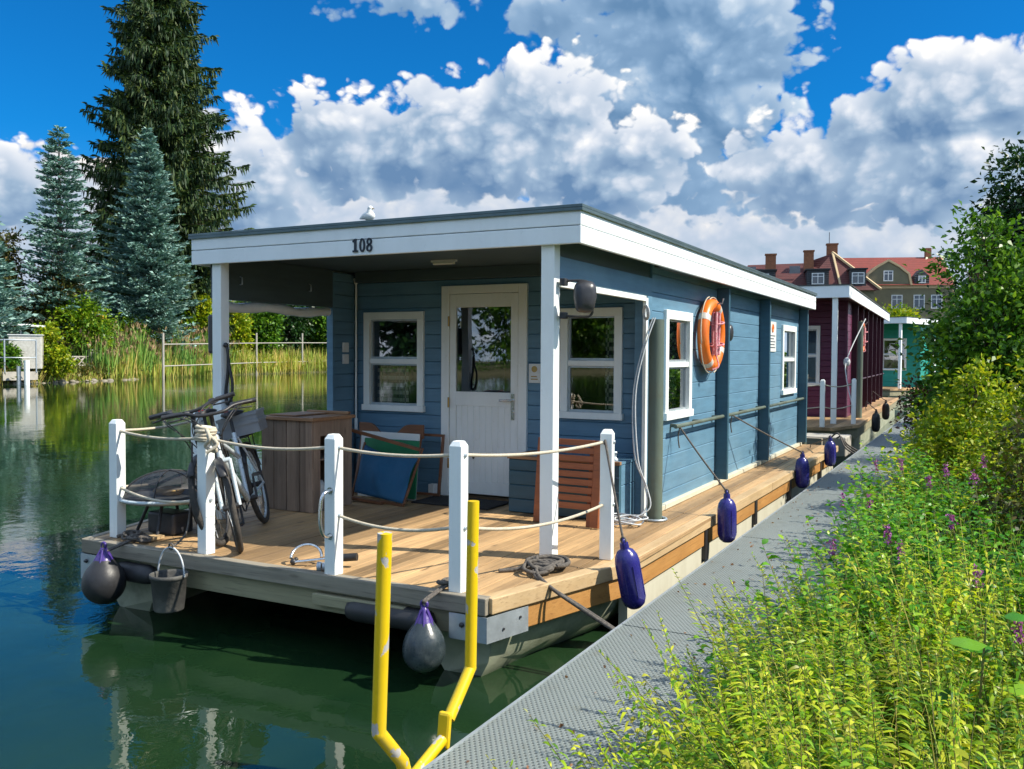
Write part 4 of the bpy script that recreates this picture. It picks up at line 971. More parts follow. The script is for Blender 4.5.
# ================================================================ bicycles
def bicycle(rear, front, lean, steer, label, frame, full=True):
    rear, front = Vector(rear), Vector(front); X = (front-rear); L = X.length; X.normalize()
    S0 = X.cross(Vector((0, 0, 1))); side = (S0*math.cos(lean)+Vector((0, 0, 1))*math.sin(lean)); Z = side.cross(X).normalized(); Y = Z.cross(X)
    G = lambda x, y, z: rear+X*x+Y*y+Z*z
    r = .33; wb = min(L, 1.12); hs = 0
    t = thing('bicycle', label, 'bicycle', (rear+front)/2, 'bicycles parked at the railing')
    hub_r = Vector((0, 0, r)); head_b = (wb-.10, 0, .66); head_t = (wb-.15, 0, .84); bb = (.46, 0, .28); st = (.30, 0, .80)
    # steering basis
    axs = (Vector(head_t)-Vector(head_b)).normalized(); 
    def ST(p):   # rotate local point about the steering axis
        v = Vector(p)-Vector(head_b); v = Matrix.Rotation(steer, 3, axs) @ v; v += Vector(head_b); return G(*v)
    def wheel(cf, axis, xd):
        w = MB(); w.torus(cf, r-.022, .023, axis, 40, 10); w = w.build('wheel', M['tyre'], t)
        m = MB(); m.torus(cf, r-.05, .011, axis, 40, 6); m.build('rim', M['silverpaint'] if full else M['black'], w)
        m = MB(); u = xd-axis*xd.dot(axis); u.normalize(); q = axis.cross(u)
        for k in range(20):
            a = 2*PI*k/20; d = (u*math.cos(a)+q*math.sin(a)); e = axis*(.03 if k % 2 else -.03); m.tube([cf+e+d*.015, cf+d*(r-.055)], .0018, 4, cap=False)
        m.build('spokes', M['chrome'], w)
        m = MB(); m.tube([cf-axis*.055, cf+axis*.055], .022, 12); m.build('hub', M['black'], w)
    axr = Y; wheel(G(0, 0, r), axr, X)
    fh = ST((wb, 0, r)); axf = (ST((wb, .1, r))-fh).normalized(); wheel(fh, axf, X)
    fr = MB(); tb = lambda a, b, rr: fr.tube([G(*a), G(*b)], rr, 10)
    tb(head_b, head_t, .021); tb((wb-.115, 0, .69), bb, .024); tb((wb-.145, 0, .81), (.335, 0, .60), .018); tb(st, bb, .017)
    for s in (-1, 1): tb((.30, s*.02, .76), (0, s*.065, r), .009); tb((.46, s*.02, .28), (0, s*.065, r), .011)
    fr.build('frame', frame, t)
    m = MB()
    for s in (-1, 1): m.tube([ST((wb-.1+.012, s*.06, .66)), ST((wb, s*.06, r))], .015, 8)
    m.tube([ST((wb-.09, -.065, .655)), ST((wb-.09, .065, .655))], .018, 8); m.build('fork', frame if full else M['black'], t)
    m = MB(); hb = .31; hc = (wb-.13, 0, 1.00)
    m.tube([ST(head_t), ST((wb-.165, 0, .97)), ST(hc)], .016, 8); m.tube(smoothpath([ST((wb-.22, -hb, 1.035)), ST((wb-.17, -hb*.55, 1.03)), ST((wb-.12, -.08, 1.0)), ST((wb-.12, .08, 1.0)), ST((wb-.17, hb*.55, 1.03)), ST((wb-.22, hb, 1.035))]), .0125, 8)
    H = m.build('handlebar', M['black'], t)
    for s in (-1, 1):
        m = MB(); m.tube([ST((wb-.215, s*(hb-.12), 1.034)), ST((wb-.225, s*(hb+.02), 1.036))], .018, 10); m.build('grip', M['black'], H)
        m = MB(); m.tube([ST((wb-.17, s*(hb-.15), 1.02)), ST((wb-.12, s*(hb-.12), 1.0)), ST((wb-.15, s*(hb-.02), .995))], .006, 6); m.tube([ST((wb-.2, s*(hb-.16), 1.03)), ST((wb-.18, s*(hb-.13), 1.03))], .022, 8); m.build('brake_lever', M['black'], H)
    m = MB()
    for s in (-1, 1):
        m.tube(smoothpath([ST((wb-.17, s*.2, 1.02)), ST((wb+.0, s*.15, 1.0)), ST((wb+.05, s*.05, .88)), ST((wb-.05, s*.03, .7))]), .004, 5)
        m.tube(smoothpath([ST((wb-.17, s*.22, 1.02)), ST((wb+.03, s*.12, .95)), ST((wb-.02, s*.02, .8)), G(wb-.3, 0, .62)]), .004, 5)
    m.build('cables', M['black'], t)
    m = MB(); m.tube([G(*st), G(.27, 0, .93)], .013, 8); m.build('seat_post', M['black'], t)
    m = MB(); v = []; NN = 9
    for i in range(NN):
        u = i/(NN-1); x = .14+.27*u; w = .075*(1-u)**.7+.02; h = .945+.012*math.sin(u*3)
        for k in range(10):
            a = 2*PI*k/10; v.append(G(x, w*math.cos(a), h+.024*math.sin(a)))
    m.add(v, [(i*10+k, i*10+(k+1) % 10, (i+1)*10+(k+1) % 10, (i+1)*10+k) for i in range(NN-1) for k in range(10)]+[tuple(range(10)), tuple(range(NN*10-10, NN*10))], True)
    sd = m.build('saddle', M['black'], t)
    m = MB(); m.obox(G(.17, 0, .974), X*.03, Y*.05, Z*.002); m.obox(G(.34, 0, .975), X*.04, Y*.018, Z*.002); m.build('saddle_trim', M['red'], sd)
    m = MB(); m.torus(G(.46, -.04, .28), .085, .006, Y, 28, 6); m.tube([G(.46, -.07, .28), G(.46, .07, .28)], .02, 10)
    m.tube([G(.46, -.07, .28), G(.50, -.075, .11)], .010, 6); m.tube([G(.46, .07, .28), G(.42, .075, .45)], .010, 6); m.build('crank', M['black'], t)
    m = MB(); m.box(0, 0, 0, 0, 0, 0) if False else None
    for (x, y, z) in ((.50, -.11, .11), (.42, .11, .45)):
        m = MB(); m.obox(G(x, y, z), X*.045, Y*.035, Z*.011); m.build('pedal', M['blackpl'], t)
    m = MB(); m.tube([G(.46, -.04, .365), G(.0, -.04, r+.03)], .005, 5); m.tube([G(.46, -.04, .195), G(0, -.04, r-.05)], .005, 5); m.torus(G(0, -.04, r), .035, .01, Y, 16, 6); m.build('chain', M['blackpl'], t)
    for (c_, ax, rot) in ((G(0, 0, r), Y, 0), (fh, axf, 0)):
        m = MB(); u = X if c_ == G(0, 0, r) else (ST((wb+.1, 0, r))-fh).normalized(); q = Z
        ang = np.linspace(.35, 2.5, 14) if c_ != fh else np.linspace(.7, 2.4, 14)
        v = []
        for a in ang:
            d = (-u*math.cos(a)+q*math.sin(a)) if c_ != fh else (-u*math.cos(a)+q*math.sin(a))
            for s, k in ((-1, 0), (-.6, .012), (.6, .012), (1, 0)): v.append(c_+d*(r+.018+k)+ax*s*.028)
        n = len(ang); m.add(v, [(i*4+k, i*4+k+1, i*4+5+k, i*4+4+k) for i in range(n-1) for k in range(3)], True)
        o = m.build('mudguard', M['black'], t, recalc=False); sf = o.modifiers.new('t', 'SOLIDIFY'); sf.thickness = .003
    m = MB()
    for s in (-1, 1): m.tube([G(-.22, s*.06, .74), G(.22, s*.06, .74)], .006, 6); m.tube([G(-.02, s*.065, r), G(-.12, s*.06, .74)], .005, 6); m.tube([G(.0, s*.065, r), G(.08, s*.06, .74)], .005, 6)
    for x in (-.2, -.05, .1, .2): m.tube([G(x, -.06, .74), G(x, .06, .74)], .005, 6)
    m.build('rack', M['black'], t)
    return t, G, X, Y, Z
LN = R(-15)
t1, G1, X1, Y1, Z1 = bicycle((-5.26, 5.66, ZD), (-4.62, 4.74, ZD), LN, R(14), 'silver framed bicycle with red and black saddle leaning at the railing', M['silverpaint'])
t2, G2, X2, Y2, Z2 = bicycle((-5.52, 5.58, ZD), (-4.90, 4.82, ZD), LN*.9, R(-12), 'black framed bicycle leaning on the far side of the silver one', M['blackpl'], False)
t = thing('bicycle_crate', 'grey plastic crate strapped on the rack of the rear bicycle', 'crate', G2(-.05, 0, .76))
def crate(mb, G, X, Y, Z, c, hx, hy, h):
    for (a, b, e) in (((c[0]-hx, c[1], c[2]+h/2), (.006, hy, h/2), 0), ((c[0]+hx, c[1], c[2]+h/2), (.006, hy, h/2), 0), ((c[0], c[1]-hy, c[2]+h/2), (hx, .006, h/2), 0), ((c[0], c[1]+hy, c[2]+h/2), (hx, .006, h/2), 0), ((c[0], c[1], c[2]+.006), (hx, hy, .006), 0)):
        mb.obox(G(*a), X*b[0], Y*b[1], Z*b[2])
    for zz in (h-.012, h*.55): 
        for s in (-1, 1): mb.obox(G(c[0], c[1]+s*(hy+.008), c[2]+zz), X*(hx+.01), Y*.006, Z*.012); mb.obox(G(c[0]+s*(hx+.008), c[1], c[2]+zz), X*.006, Y*(hy+.01), Z*.012)
mb = MB(); crate(mb, G1, X1, Y1, Z1, (-.02, .03, .755), .20, .15, .17); mb.build('crate_body', M['greybox'], t)
t['label'] = 'grey plastic crate strapped on the rack of the silver bicycle'
# ================================================================ maroon boat and green boat
def far_boat(name, label, c, cd_, roofz, zd, W, L, T_, trim, n_rail=True, win=True):
    """local frame: roof front right corner at (0, 0); boat runs along +y, width to -x"""
    MB.T = T_
    t = thing(name, label, 'houseboat', (-W/2, L/2, 0), 'houseboats moored in a row')
    zb = roofz-.24
    mb = MB(); mb.box(-W, 0, 0, .03, zb, roofz); mb.box(-.03, 0, .031, L, zb, roofz); mb.box(-W, -W+.03, .031, L, zb, roofz); mb.build('roof_board', M['fascia'], t, bevel=.005)
    mb = MB(); mb.box(-W-.02, .02, -.02, L+.02, roofz+.002, roofz+.02); mb.build('roof', M['roofing'], t)
    mb = MB(); mb.box(-W+.03, -.031, .03, L, zb+.06, zb+.1); mb.build('porch_ceiling', trim, t)
    yw = 2.1
    mb = MB(); wall_with_holes(mb, 'X', yw, -1, -W+.15, -.22, zd, zb+.06, [(-1.75, -.85, zd+.75, zd+1.95)]); mb.build('front_wall', c, t)
    hs = [] if not win else [(4.6+.06, 5.5-.06, zd+.86, zd+1.74)]
    mb = MB(); wall_with_holes(mb, 'Y', -.22, 1, yw-.05, L-.02, zd, zb+.05, hs, pitch=.165); mb.build('side_wall', c, t)
    if win: window(t, 'Y', -.22, 1, 4.6, 5.5, zd+.8, zd+1.8)
    window(t, 'X', yw, -1, -1.81, -.79, zd+.69, zd+2.01)
    mb = MB(); mb.box(-W+.2, -.3, 3.5, 3.55, zd, zb); mb.box(-W+.2, -.3, yw+.1, 3.5, zd+.01, zd+.03); mb.build('partition', M['inner'], t)
    for y_ in (np.arange(yw+.9, L, 1.45)):
        mb = MB(); mb.box(-.217, -.09, y_-.03, y_+.03, zd+.05, zb+.05); mb.build('wall_post', trim, t)
    for y_ in np.arange(yw+1.5, L, 1.45) if not win else ():
        mb = MB(); mb.box(-.217, -.19, y_-.25, y_+.1, zd+.6, zb-.5); mb.build('hatch', M['paper'], t)
    for x_ in (-.27, -W+.2):
        mb = MB(); mb.box(x_-.05, x_+.05, .05, .15, zd, zb+.06); mb.build('roof_post', M['white'], t)
    mb = MB(); mb.prism([(-W-.3, 0), (-W, -1.1), (-.15, -1.1), (.22, .1), (.3, L+.4), (-W-.3, L+.4)], zd-.06, zd); mb.build('deck', M['deck'], t)
    mb = MB(); mb.prism([(-W-.25, .05), (-W+.03, -1.05), (-.18, -1.05), (.18, .1), (.26, L+.3), (-W-.25, L+.3)], zd-.26, zd-.062); mb.build('lower_rim_board', M['rimlowf'], t)
    mb = MB(); mb.prism([(-1.0, -.8), (-.35, -.8), (.1, .3), (.2, L+.2), (-1, L+.2)], -.3, zd-.27); mb.prism([(-W, -.8), (-W+.9, -.8), (-W+.9, L), (-W, L)], -.3, zd-.27); mb.build('pontoon', M['hull'], t)
    if n_rail:
        rp = [(-W, -1.0), (-2.6, -1.0), (-1.5, -1.0), (-.35, -1.0), (.1, .15)]
        for x_, y_ in rp:
            mb = MB(); mb.box(x_-.042, x_+.042, y_-.042, y_+.042, zd, zd+.88); mb.prism([(x_-.03, y_-.03), (x_+.03, y_-.03), (x_+.03, y_+.03), (x_-.03, y_+.03)], zd+.881, zd+.9); mb.build('railing_post', M['white'], t, bevel=.01)
        for z_ in (.8, .38):
            for p, q in zip(rp[:-1], rp[1:]):
                mb = MB(); mb.tube(sag((p[0]+.03, p[1], zd+z_), (q[0]-.03, q[1], zd+z_), .05), .011, 6); mb.build('railing_rope', M['rope'], t)
        mb = MB(); mb.tube([(-.13, yw+.2, zd+.8), (-.13, L-.3, zd+.8)], .02, 8); mb.build('grab_rail', trim, t)
    MB.T = None
    return t
T2 = Matrix.Translation((-2.38, 18.74, 0)) @ Matrix.Rotation(R(1.8), 4, 'Z')
b2 = far_boat('houseboat', 'dark maroon houseboat with white roof boards behind the blue boat', M['maroon'], None, 3.33, .60, 3.6, 13.0, T2, M['maroondark'])
T3 = Matrix.Translation((-2.75, 38.4, 0)) @ Matrix.Rotation(R(-17), 4, 'Z')
b3 = far_boat('houseboat', 'turquoise green houseboat farthest down the row, half hidden by the bushes', M['teal'], None, 3.5, .7, 3.6, 9.0, T3, M['teal'], False, False)
p = T2 @ Vector((-.06, 3.55, 2.38)); life_ring(tuple(p), .36, 'orange life ring hung on the maroon boat wall')
fender(20.2, -2.0, .80, .36, (-2.2, 20.3, 1.0), 'dark fender hanging beside the maroon boat', m='black')
fender(23.4, -2.1, .86, .42, (-2.4, 23.4, 1.1), 'second dark fender farther along the maroon boat', m='black')
mb = MB(); mb.tube(smoothpath([(-2.32, 20.9, 2.75), (-2.55, 19.9, 1.9), (-2.52, 19.6, 1.5), (-2.4, 19.5, 1.0)]), .012, 6); mb.ball((-2.55, 19.85, 1.82), .07, 8, (1, 1, 1.4)); tag(mb.build('cord', M['ropewhite']), 'pale cord slung from the pile of the maroon boat', 'cord')
# concrete step and small black bollard fender between the boats
mb = MB(); mb.box(-2.95, -2.12, 16.55, 17.3, .18, .52); o = tag(mb.build('mooring_platform', M['concrete'], bevel=.02), 'pale boxy platform on the water between the blue and the maroon boat', 'platform')
mb = MB(); mb.box(-3.0, -2.5, 16.4, 16.54, .30, .50); mb.build('platform_board', M['rimgrey'], o)
ball_fender((-2.92, 15.75, .50), .13, 'black ball fender standing on the back end of the blue boat deck', (-2.9, 15.3, .6))
mb = MB()
for k in range(3): mb.tube(smoothpath([(-2.35+.1*k, 16.4, .52), (-2.2+.05*k, 16.2, .62-.06*k), (-2.05, 15.9+.2*k, .42), (-1.9, 15.8+.25*k, .33)]), .014, 6)
tag(mb.build('mooring_rope', M['ropedark']), 'mooring rope from the pale platform down to the walkway', 'rope')

# ================================================================ houses
def win_far(parent, c, w, h, m='paper', T_=None):
    """c centre on the wall plane, facing -y in the local frame"""
    x, y, z = c
    mb = MB(); e = .09
    mb.box(x-w/2, x+w/2, y-.06, y+.02, z+h/2-e, z+h/2); mb.box(x-w/2, x+w/2, y-.06, y+.02, z-h/2, z-h/2+e)
    mb.box(x-w/2, x-w/2+e, y-.06, y+.02, z-h/2+e, z+h/2-e); mb.box(x+w/2-e, x+w/2, y-.06, y+.02, z-h/2+e, z+h/2-e); mb.box(x-e*.4, x+e*.4, y-.05, y+.02, z-h/2+e, z+h/2-e)
    mb.box(x-w/2+e, x+w/2-e, y-.045, y+.02, z+h*.16, z+h*.16+e*.7)
    f = mb.build('window', M['paper'], parent)
    mb = MB(); mb.box(x-w/2+.01, x+w/2-.01, y-.02, y+.012, z-h/2+.01, z+h/2-.01); mb.build('pane', M['darkglass'], f)
def house_b():
    # long house with red roof and a big curved gable dormer
    MB.T = Matrix.Translation((-9.0, 107, 0)) @ Matrix.Rotation(R(19), 4, 'Z')
    t = thing('house', 'ochre house with bright red roof and wide gabled dormer above the maroon boat', 'house', (0, 4, 0))
    w = 6.0; ez, rz = 9.8, 13.3
    mb = MB(); mb.box(-w, w, 0, 9, 0, ez-.02); mb.build('wall', M['render'], t)
    mb = MB(); mb.box(-w-.1, w+.1, -.12, -.002, ez-.35, ez+.0); mb.build('cornice', M['creamwall'], t)
    mb = MB(); mb.sheet([(w+.02, 0, 0), (w+.02, 9, 0), (w+.02, 9, ez), (w+.02, 4.5, rz-.1), (w+.02, 0, ez)], (.3, 0, 0)); mb.build('gable_wall', M['creamwall'], t)
    mb = MB(); mb.sheet([(-w-.2, -.4, ez), (-w-.2, 4.5, rz), (-w-.2, 9.4, ez)], (2*w+.3, 0, 0)); mb.build('roof', M['redtile2'], t)
    d = MB(); pts = [(-2.4, -.25, ez), (-2.15, -.25, ez+1.2), (-1.2, -.25, ez+2.0), (0, -.25, ez+2.7), (1.2, -.25, ez+2.0), (2.15, -.25, ez+1.2), (2.4, -.25, ez)]
    pts = [(x-.7, y, z) for x, y, z in pts]
    d.sheet(pts, (0, 4, 0)); dm = d.build('dormer', M['render'], t)
    mb = MB()
    for a, b in zip(pts[:-1], pts[1:]): mb.bar((a[0], a[1]-.06, a[2]), (b[0], b[1]-.06, b[2]), .22, .16, up=(0, 1, 0))
    mb.build('dormer_trim', M['creamwall'], dm)
    win_far(t, (-.7, -.27, ez+1.0), 1.0, 1.15)
    for x in (-4.4, 2.8):
        mb = MB(); mb.sheet([(x-.75, -.2, ez+.1), (x-.75, -.2, ez+1.0), (x, -.2, ez+1.7), (x+.75, -.2, ez+1.0), (x+.75, -.2, ez+.1)], (0, 2.5, 0)); dd = mb.build('dormer', M['slate'], t); win_far(dd, (x, -.22, ez+.6), .75, .8)
    for z in (ez-1.8, ez-5):
        for x in (-4.6, -2.8, .3, 2.6, 4.4): win_far(t, (x, -.02, z), 1.15, 1.5)
    mb = MB(); mb.box(4.4, 5.0, 4.2, 4.8, rz-.3, rz+1.0); mb.build('chimney', M['brickred'], t)
    MB.T = None
def house_a():
    MB.T = Matrix.Translation((-15.5, 100, 0)) @ Matrix.Rotation(R(14), 4, 'Z')
    t = thing('house', 'house with dark red hipped roof, slate dormers and brick chimneys above the blue boat roof', 'house', (0, 4, 0))
    ez, rz = 9.0, 13.0
    mb = MB(); mb.box(-8.5, 5.2, 0, 9, 0, ez-.02); mb.build('wall', M['render'], t)
    mb = MB(); v = [(-9, -.4, ez), (5.6, -.4, ez), (5.6, 9.4, ez), (-9, 9.4, ez), (-7.5, 4.5, 12.2), (-1.5, 4.5, 12.3), (1.3, 3.6, 13.2)]
    mb.add(v, [(0, 1, 6, 5, 4), (1, 2, 6), (2, 3, 4, 5, 6), (3, 0, 4), (0, 3, 2, 1)]); mb.build('roof', M['redtile'], t)
    mb = MB(); mb.add([(-2.3, -.5, ez-.1), (1.9, -.6, ez-.1), (5.7, -.5, ez-.1), (1.35, 3.3, 13.25), (-2.2, .4, 9.3), (5.0, .7, 9.2)], [(0, 1, 3), (1, 2, 3)]); mb.build('roof_wing', M['redtile'], t)
    mb = MB(); mb.bar((1.35, 3.2, 13.3), (5.8, -.55, ez), .28, .2); mb.bar((1.35, 3.2, 13.3), (1.9, -.65, ez), .2, .2); mb.build('ridge_tiles', M['creamwall'], t)
    for (x, w_) in ((-6.0, 2.6), (-.4, 2.2), (3.6, 1.6)):
        y0 = -.1
        mb = MB(); mb.box(x-w_/2, x+w_/2, y0, y0+3.2, ez+.2, ez+2.1); dd = mb.build('dormer', M['slate'], t)
        mb = MB(); mb.box(x-w_/2-.15, x+w_/2+.15, y0-.2, y0+3.4, ez+2.11, ez+2.25); mb.build('dormer_roof', M['slate'], dd)
        win_far(dd, (x, y0-.02, ez+1.2), 1.25, 1.2)
        if w_ > 2.4: win_far(dd, (x-.85, y0-.02, ez+1.2), .7, 1.0)
    for (x, y, z, w_) in ((-5.1, 3.2, 13.1, .55), (-1.1, 3.2, 13.4, .5), (1.4, 4.2, 14.2, .55)):
        mb = MB(); mb.box(x-w_, x+w_, y-.4, y+.4, 10.5, z); mb.box(x-w_-.08, x+w_+.08, y-.48, y+.48, z+.002, z+.15); ch = mb.build('chimney', M['brickred'], t)
    mb = MB(); mb.tube([(1.1, 4.2, 14.2), (1.1, 4.2, 15.6)], .04, 6); mb.build('antenna', M['blackpl'], t)
    mb = MB(); mb.box(-8.4, -6.7, 1.35, 1.6, 10.9, 11.7); mb.box(-3.2, -2.1, 1.35, 1.6, 10.9, 11.7); mb.build('skylight', M['darkglass'], t)
    for x in (-7, -4, -1, 2, 4): win_far(t, (x, -.02, 6.8), 1.1, 1.5)
    MB.T = None
def house_c():
    MB.T = Matrix.Translation((-27.3, 88, 0)) @ Matrix.Rotation(R(20), 4, 'Z')
    t = thing('house', 'distant house whose dark pointed gable just clears the blue boat roof edge', 'house', (0, 4, 0))
    mb = MB(); mb.box(-3, 3, 0, 8, 0, 8); mb.build('wall', M['render'], t)
    mb = MB(); mb.sheet([(-3.4, -.3, 8.05), (0, -.3, 12.6), (3.4, -.3, 8.05)], (0, 8.6, 0)); mb.build('roof', M['slate'], t)
    mb = MB(); mb.bar((0, -.4, 12.7), (3.5, -.4, 8.0), .2, .3, up=(0, 1, 0)); mb.bar((0, -.4, 12.7), (-3.5, -.4, 8.0), .2, .3, up=(0, 1, 0)); mb.build('verge_board', M['paper'], t)
    win_far(t, (0, -.32, 9.4), 1.1, 1.2); MB.T = None
def house_d():
    MB.T = Matrix.Translation((-98, 74, 0)) @ Matrix.Rotation(R(60), 4, 'Z')
    t = thing('house', 'white gabled house showing between the dark tree and the left blue spruce', 'house', (0, 4, 0))
    mb = MB(); mb.sheet([(-7, 0, .3), (-7, 0, 7.0), (0, 0, 12.0), (7, 0, 7.0), (7, 0, .3)], (0, 10, 0)); mb.build('wall', M['whitewall'], t)
    mb = MB()
    for s in (-1, 1): mb.sheet([(0, -.6, 12.05), (s*7.8, -.6, 6.5), (s*7.8, -.6, 6.75), (0, -.6, 12.35)], (0, 11.2, 0))
    mb.build('roof', M['slate'], t)
    for x in (-3, 0, 3): win_far(t, (x, -.02, 5.6), 1.2, 1.5)
    for x in (-4.5, -1.5, 1.5, 4.5): win_far(t, (x, -.02, 2.5), 1.2, 1.5)
    win_far(t, (0, -.02, 9.0), 1.2, 1.3); MB.T = None
house_b(); house_a(); house_c(); house_d()
# ================================================================ banks
def bank(name, line, sgn, rows, label):
    pts = [Vector((x, y, 0)) for x, y in line]; n = len(pts); v = []; f = []
    nr = []
    for i in range(n):
        d = (pts[min(i+1, n-1)]-pts[max(i-1, 0)]).normalized(); nr.append(Vector((-d.y, d.x, 0))*sgn)
    rr = random.Random(5)
    for off, z in rows:
        for i in range(n):
            p = pts[i]+nr[i]*(off+(rr.uniform(-.25, .25) if 0 < off < 20 else 0)); v.append((p.x, p.y, z+(rr.uniform(-.06, .06) if off > .3 else 0)))
    for r_ in range(len(rows)-1):
        for i in range(n-1): f.append((r_*n+i, r_*n+i+1, (r_+1)*n+i+1, (r_+1)*n+i))
    mb = MB(); mb.add(v, f, True); o = mb.build(name, M['ground']); kind(o, 'structure', label)
def dense(line, step):
    out = []
    for a, b in zip(line[:-1], line[1:]):
        L = math.hypot(b[0]-a[0], b[1]-a[1]); n = max(1, int(L/step)); out += [(a[0]+(b[0]-a[0])*i/n, a[1]+(b[1]-a[1])*i/n) for i in range(n)]
    return out+[line[-1]]
LB = [(-36, -95), (-44, -30), (-49.5, 20), (-51, 32.8), (-53.3, 41.3), (-57.2, 51.4), (-60.5, 64), (-62.3, 77), (-60, 88), (-50, 93), (-25, 95), (20, 96)]
bank('far_bank', dense(LB, 1.6), 1, [(0, -.3), (.35, .12), (1.2, .45), (5, .7), (20, 1.0), (60, 1.2), (320, 1.3)], 'far canal bank')
RB = [(-.84, -95), (-.84, 36), (-.2, 42), (3, 52), (10, 70), (20, 85)]
bank('near_bank', dense(RB, .8), -1, [(0, -.3), (.10, .10), (.6, .17), (2, .3), (8, .5), (60, .6), (300, .7)], 'near canal bank under the plants')

# ================================================================ foliage helpers
def unit(a): return a/np.maximum(np.linalg.norm(a, axis=1, keepdims=True), 1e-9)
def rhombs(P, D, L, W, fold=.25, rg=rng, upbias=None):
    """one leaf per point: base, side, tip, side; folded on the midrib"""
    D = unit(D); A = rg.normal(size=D.shape)
    if upbias is not None: A = A*upbias+np.array([0, 0, 1.0])
    S = unit(np.cross(D, A)); Nn = np.cross(S, D)
    L = L[:, None]; W = W[:, None]
    mid = P+D*L*.45
    v = np.stack([P, mid+S*W/2+Nn*W*fold, P+D*L-Nn*L*.06, mid-S*W/2+Nn*W*fold], 1).reshape(-1, 3)
    f = np.arange(len(P)*4, dtype=np.int32).reshape(-1, 4)
    return v, f
def strips(P, D, L, W, droop, rg=rng):
    """long narrow leaves in three bends: 7 vertices as 3 quads (last one degenerate free)"""
    D = unit(D); Z = np.array([0, 0, 1.0]); S = unit(np.cross(D, Z+rg.normal(size=D.shape)*.35))
    n = len(P); out = np.zeros((n, 8, 3)); L = L[:, None]; W = W[:, None]; dr = droop[:, None]
    for k, (t, w) in enumerate(((0, .25), (.33, 1.0), (.68, .8), (1.0, .08))):
        c = P+D*L*t-Z*L*dr*t*t
        out[:, 2*k] = c-S*W*w/2; out[:, 2*k+1] = c+S*W*w/2
    b = (np.arange(n)*8)[:, None]
    f = np.concatenate([b+np.array([0, 1, 3, 2]), b+np.array([2, 3, 5, 4]), b+np.array([4, 5, 7, 6])], 0).astype(np.int32)
    return out.reshape(-1, 3), f
def merge(parts):
    vs, fs, o = [], [], 0
    for v, f in parts: vs.append(v); fs.append(f+o); o += len(v)
    return np.concatenate(vs), np.concatenate(fs)
def leafobj(name, vf, mat, parent=None): return mesh_obj(name, vf[0], vf[1], mat, parent)
L_ = {}
L_['spruce'] = leafmat('dark_spruce_needles', [(.010, .032, .012), (.022, .060, .018), (.045, .088, .018), (.085, .115, .02)], .12, .6)
L_['blue'] = leafmat('blue_spruce_needles', [(.045, .11, .09), (.11, .235, .20), (.22, .38, .33), (.35, .51, .46)], .1, .55)
L_['bush'] = leafmat('mid_green_leaves', [(.025, .085, .008), (.05, .15, .010), (.09, .22, .014), (.18, .33, .02)], .35, .38)
L_['dark'] = leafmat('dark_green_leaves', [(.006, .03, .008), (.014, .055, .010), (.03, .085, .012)], .25, .4)
L_['olive'] = leafmat('olive_leaves', [(.03, .05, .010), (.07, .09, .018), (.12, .12, .02), (.16, .10, .03)], .3, .5)
L_['yel'] = leafmat('yellow_green_leaves', [(.10, .20, .010), (.22, .34, .012), (.36, .44, .015), (.48, .46, .02)], .4, .45)
L_['lime'] = leafmat('lime_leaves', [(.04, .12, .010), (.10, .23, .012), (.20, .34, .015), (.34, .42, .02)], .38, .42)
L_['fern'] = leafmat('feathery_leaves', [(.06, .17, .012), (.15, .33, .014), (.30, .48, .016), (.46, .58, .02), (.62, .64, .05), (.30, .30, .03)], .42, .42, 1.6)
L_['herb'] = leafmat('broad_herb_leaves', [(.035, .15, .008), (.07, .27, .012), (.14, .38, .018), (.32, .50, .03)], .38, .36, 2.0)
L_['reed'] = leafmat('reed_blades', [(.24, .38, .05), (.40, .48, .08), (.58, .52, .14), (.56, .40, .14)], .3, .6, .15)
L_['reedg'] = leafmat('green_reed_blades', [(.09, .22, .04), (.18, .36, .07), (.32, .44, .10)], .3, .6, .15)
L_['plume'] = leafmat('reed_plumes', [(.22, .15, .08), (.30, .21, .11), (.36, .27, .15)], .2, .8, .15)
L_['redleaf'] = leafmat('dark_red_leaves', [(.05, .012, .012), (.10, .025, .02), (.05, .05, .015)], .3, .5)
L_['flower'] = leafmat('purple_florets', [(.30, .05, .32), (.42, .10, .42), (.50, .16, .45)], .3, .6)
L_['dry'] = leafmat('dry_seed_heads', [(.20, .10, .05), (.30, .16, .08), (.38, .24, .12)], .2, .8)

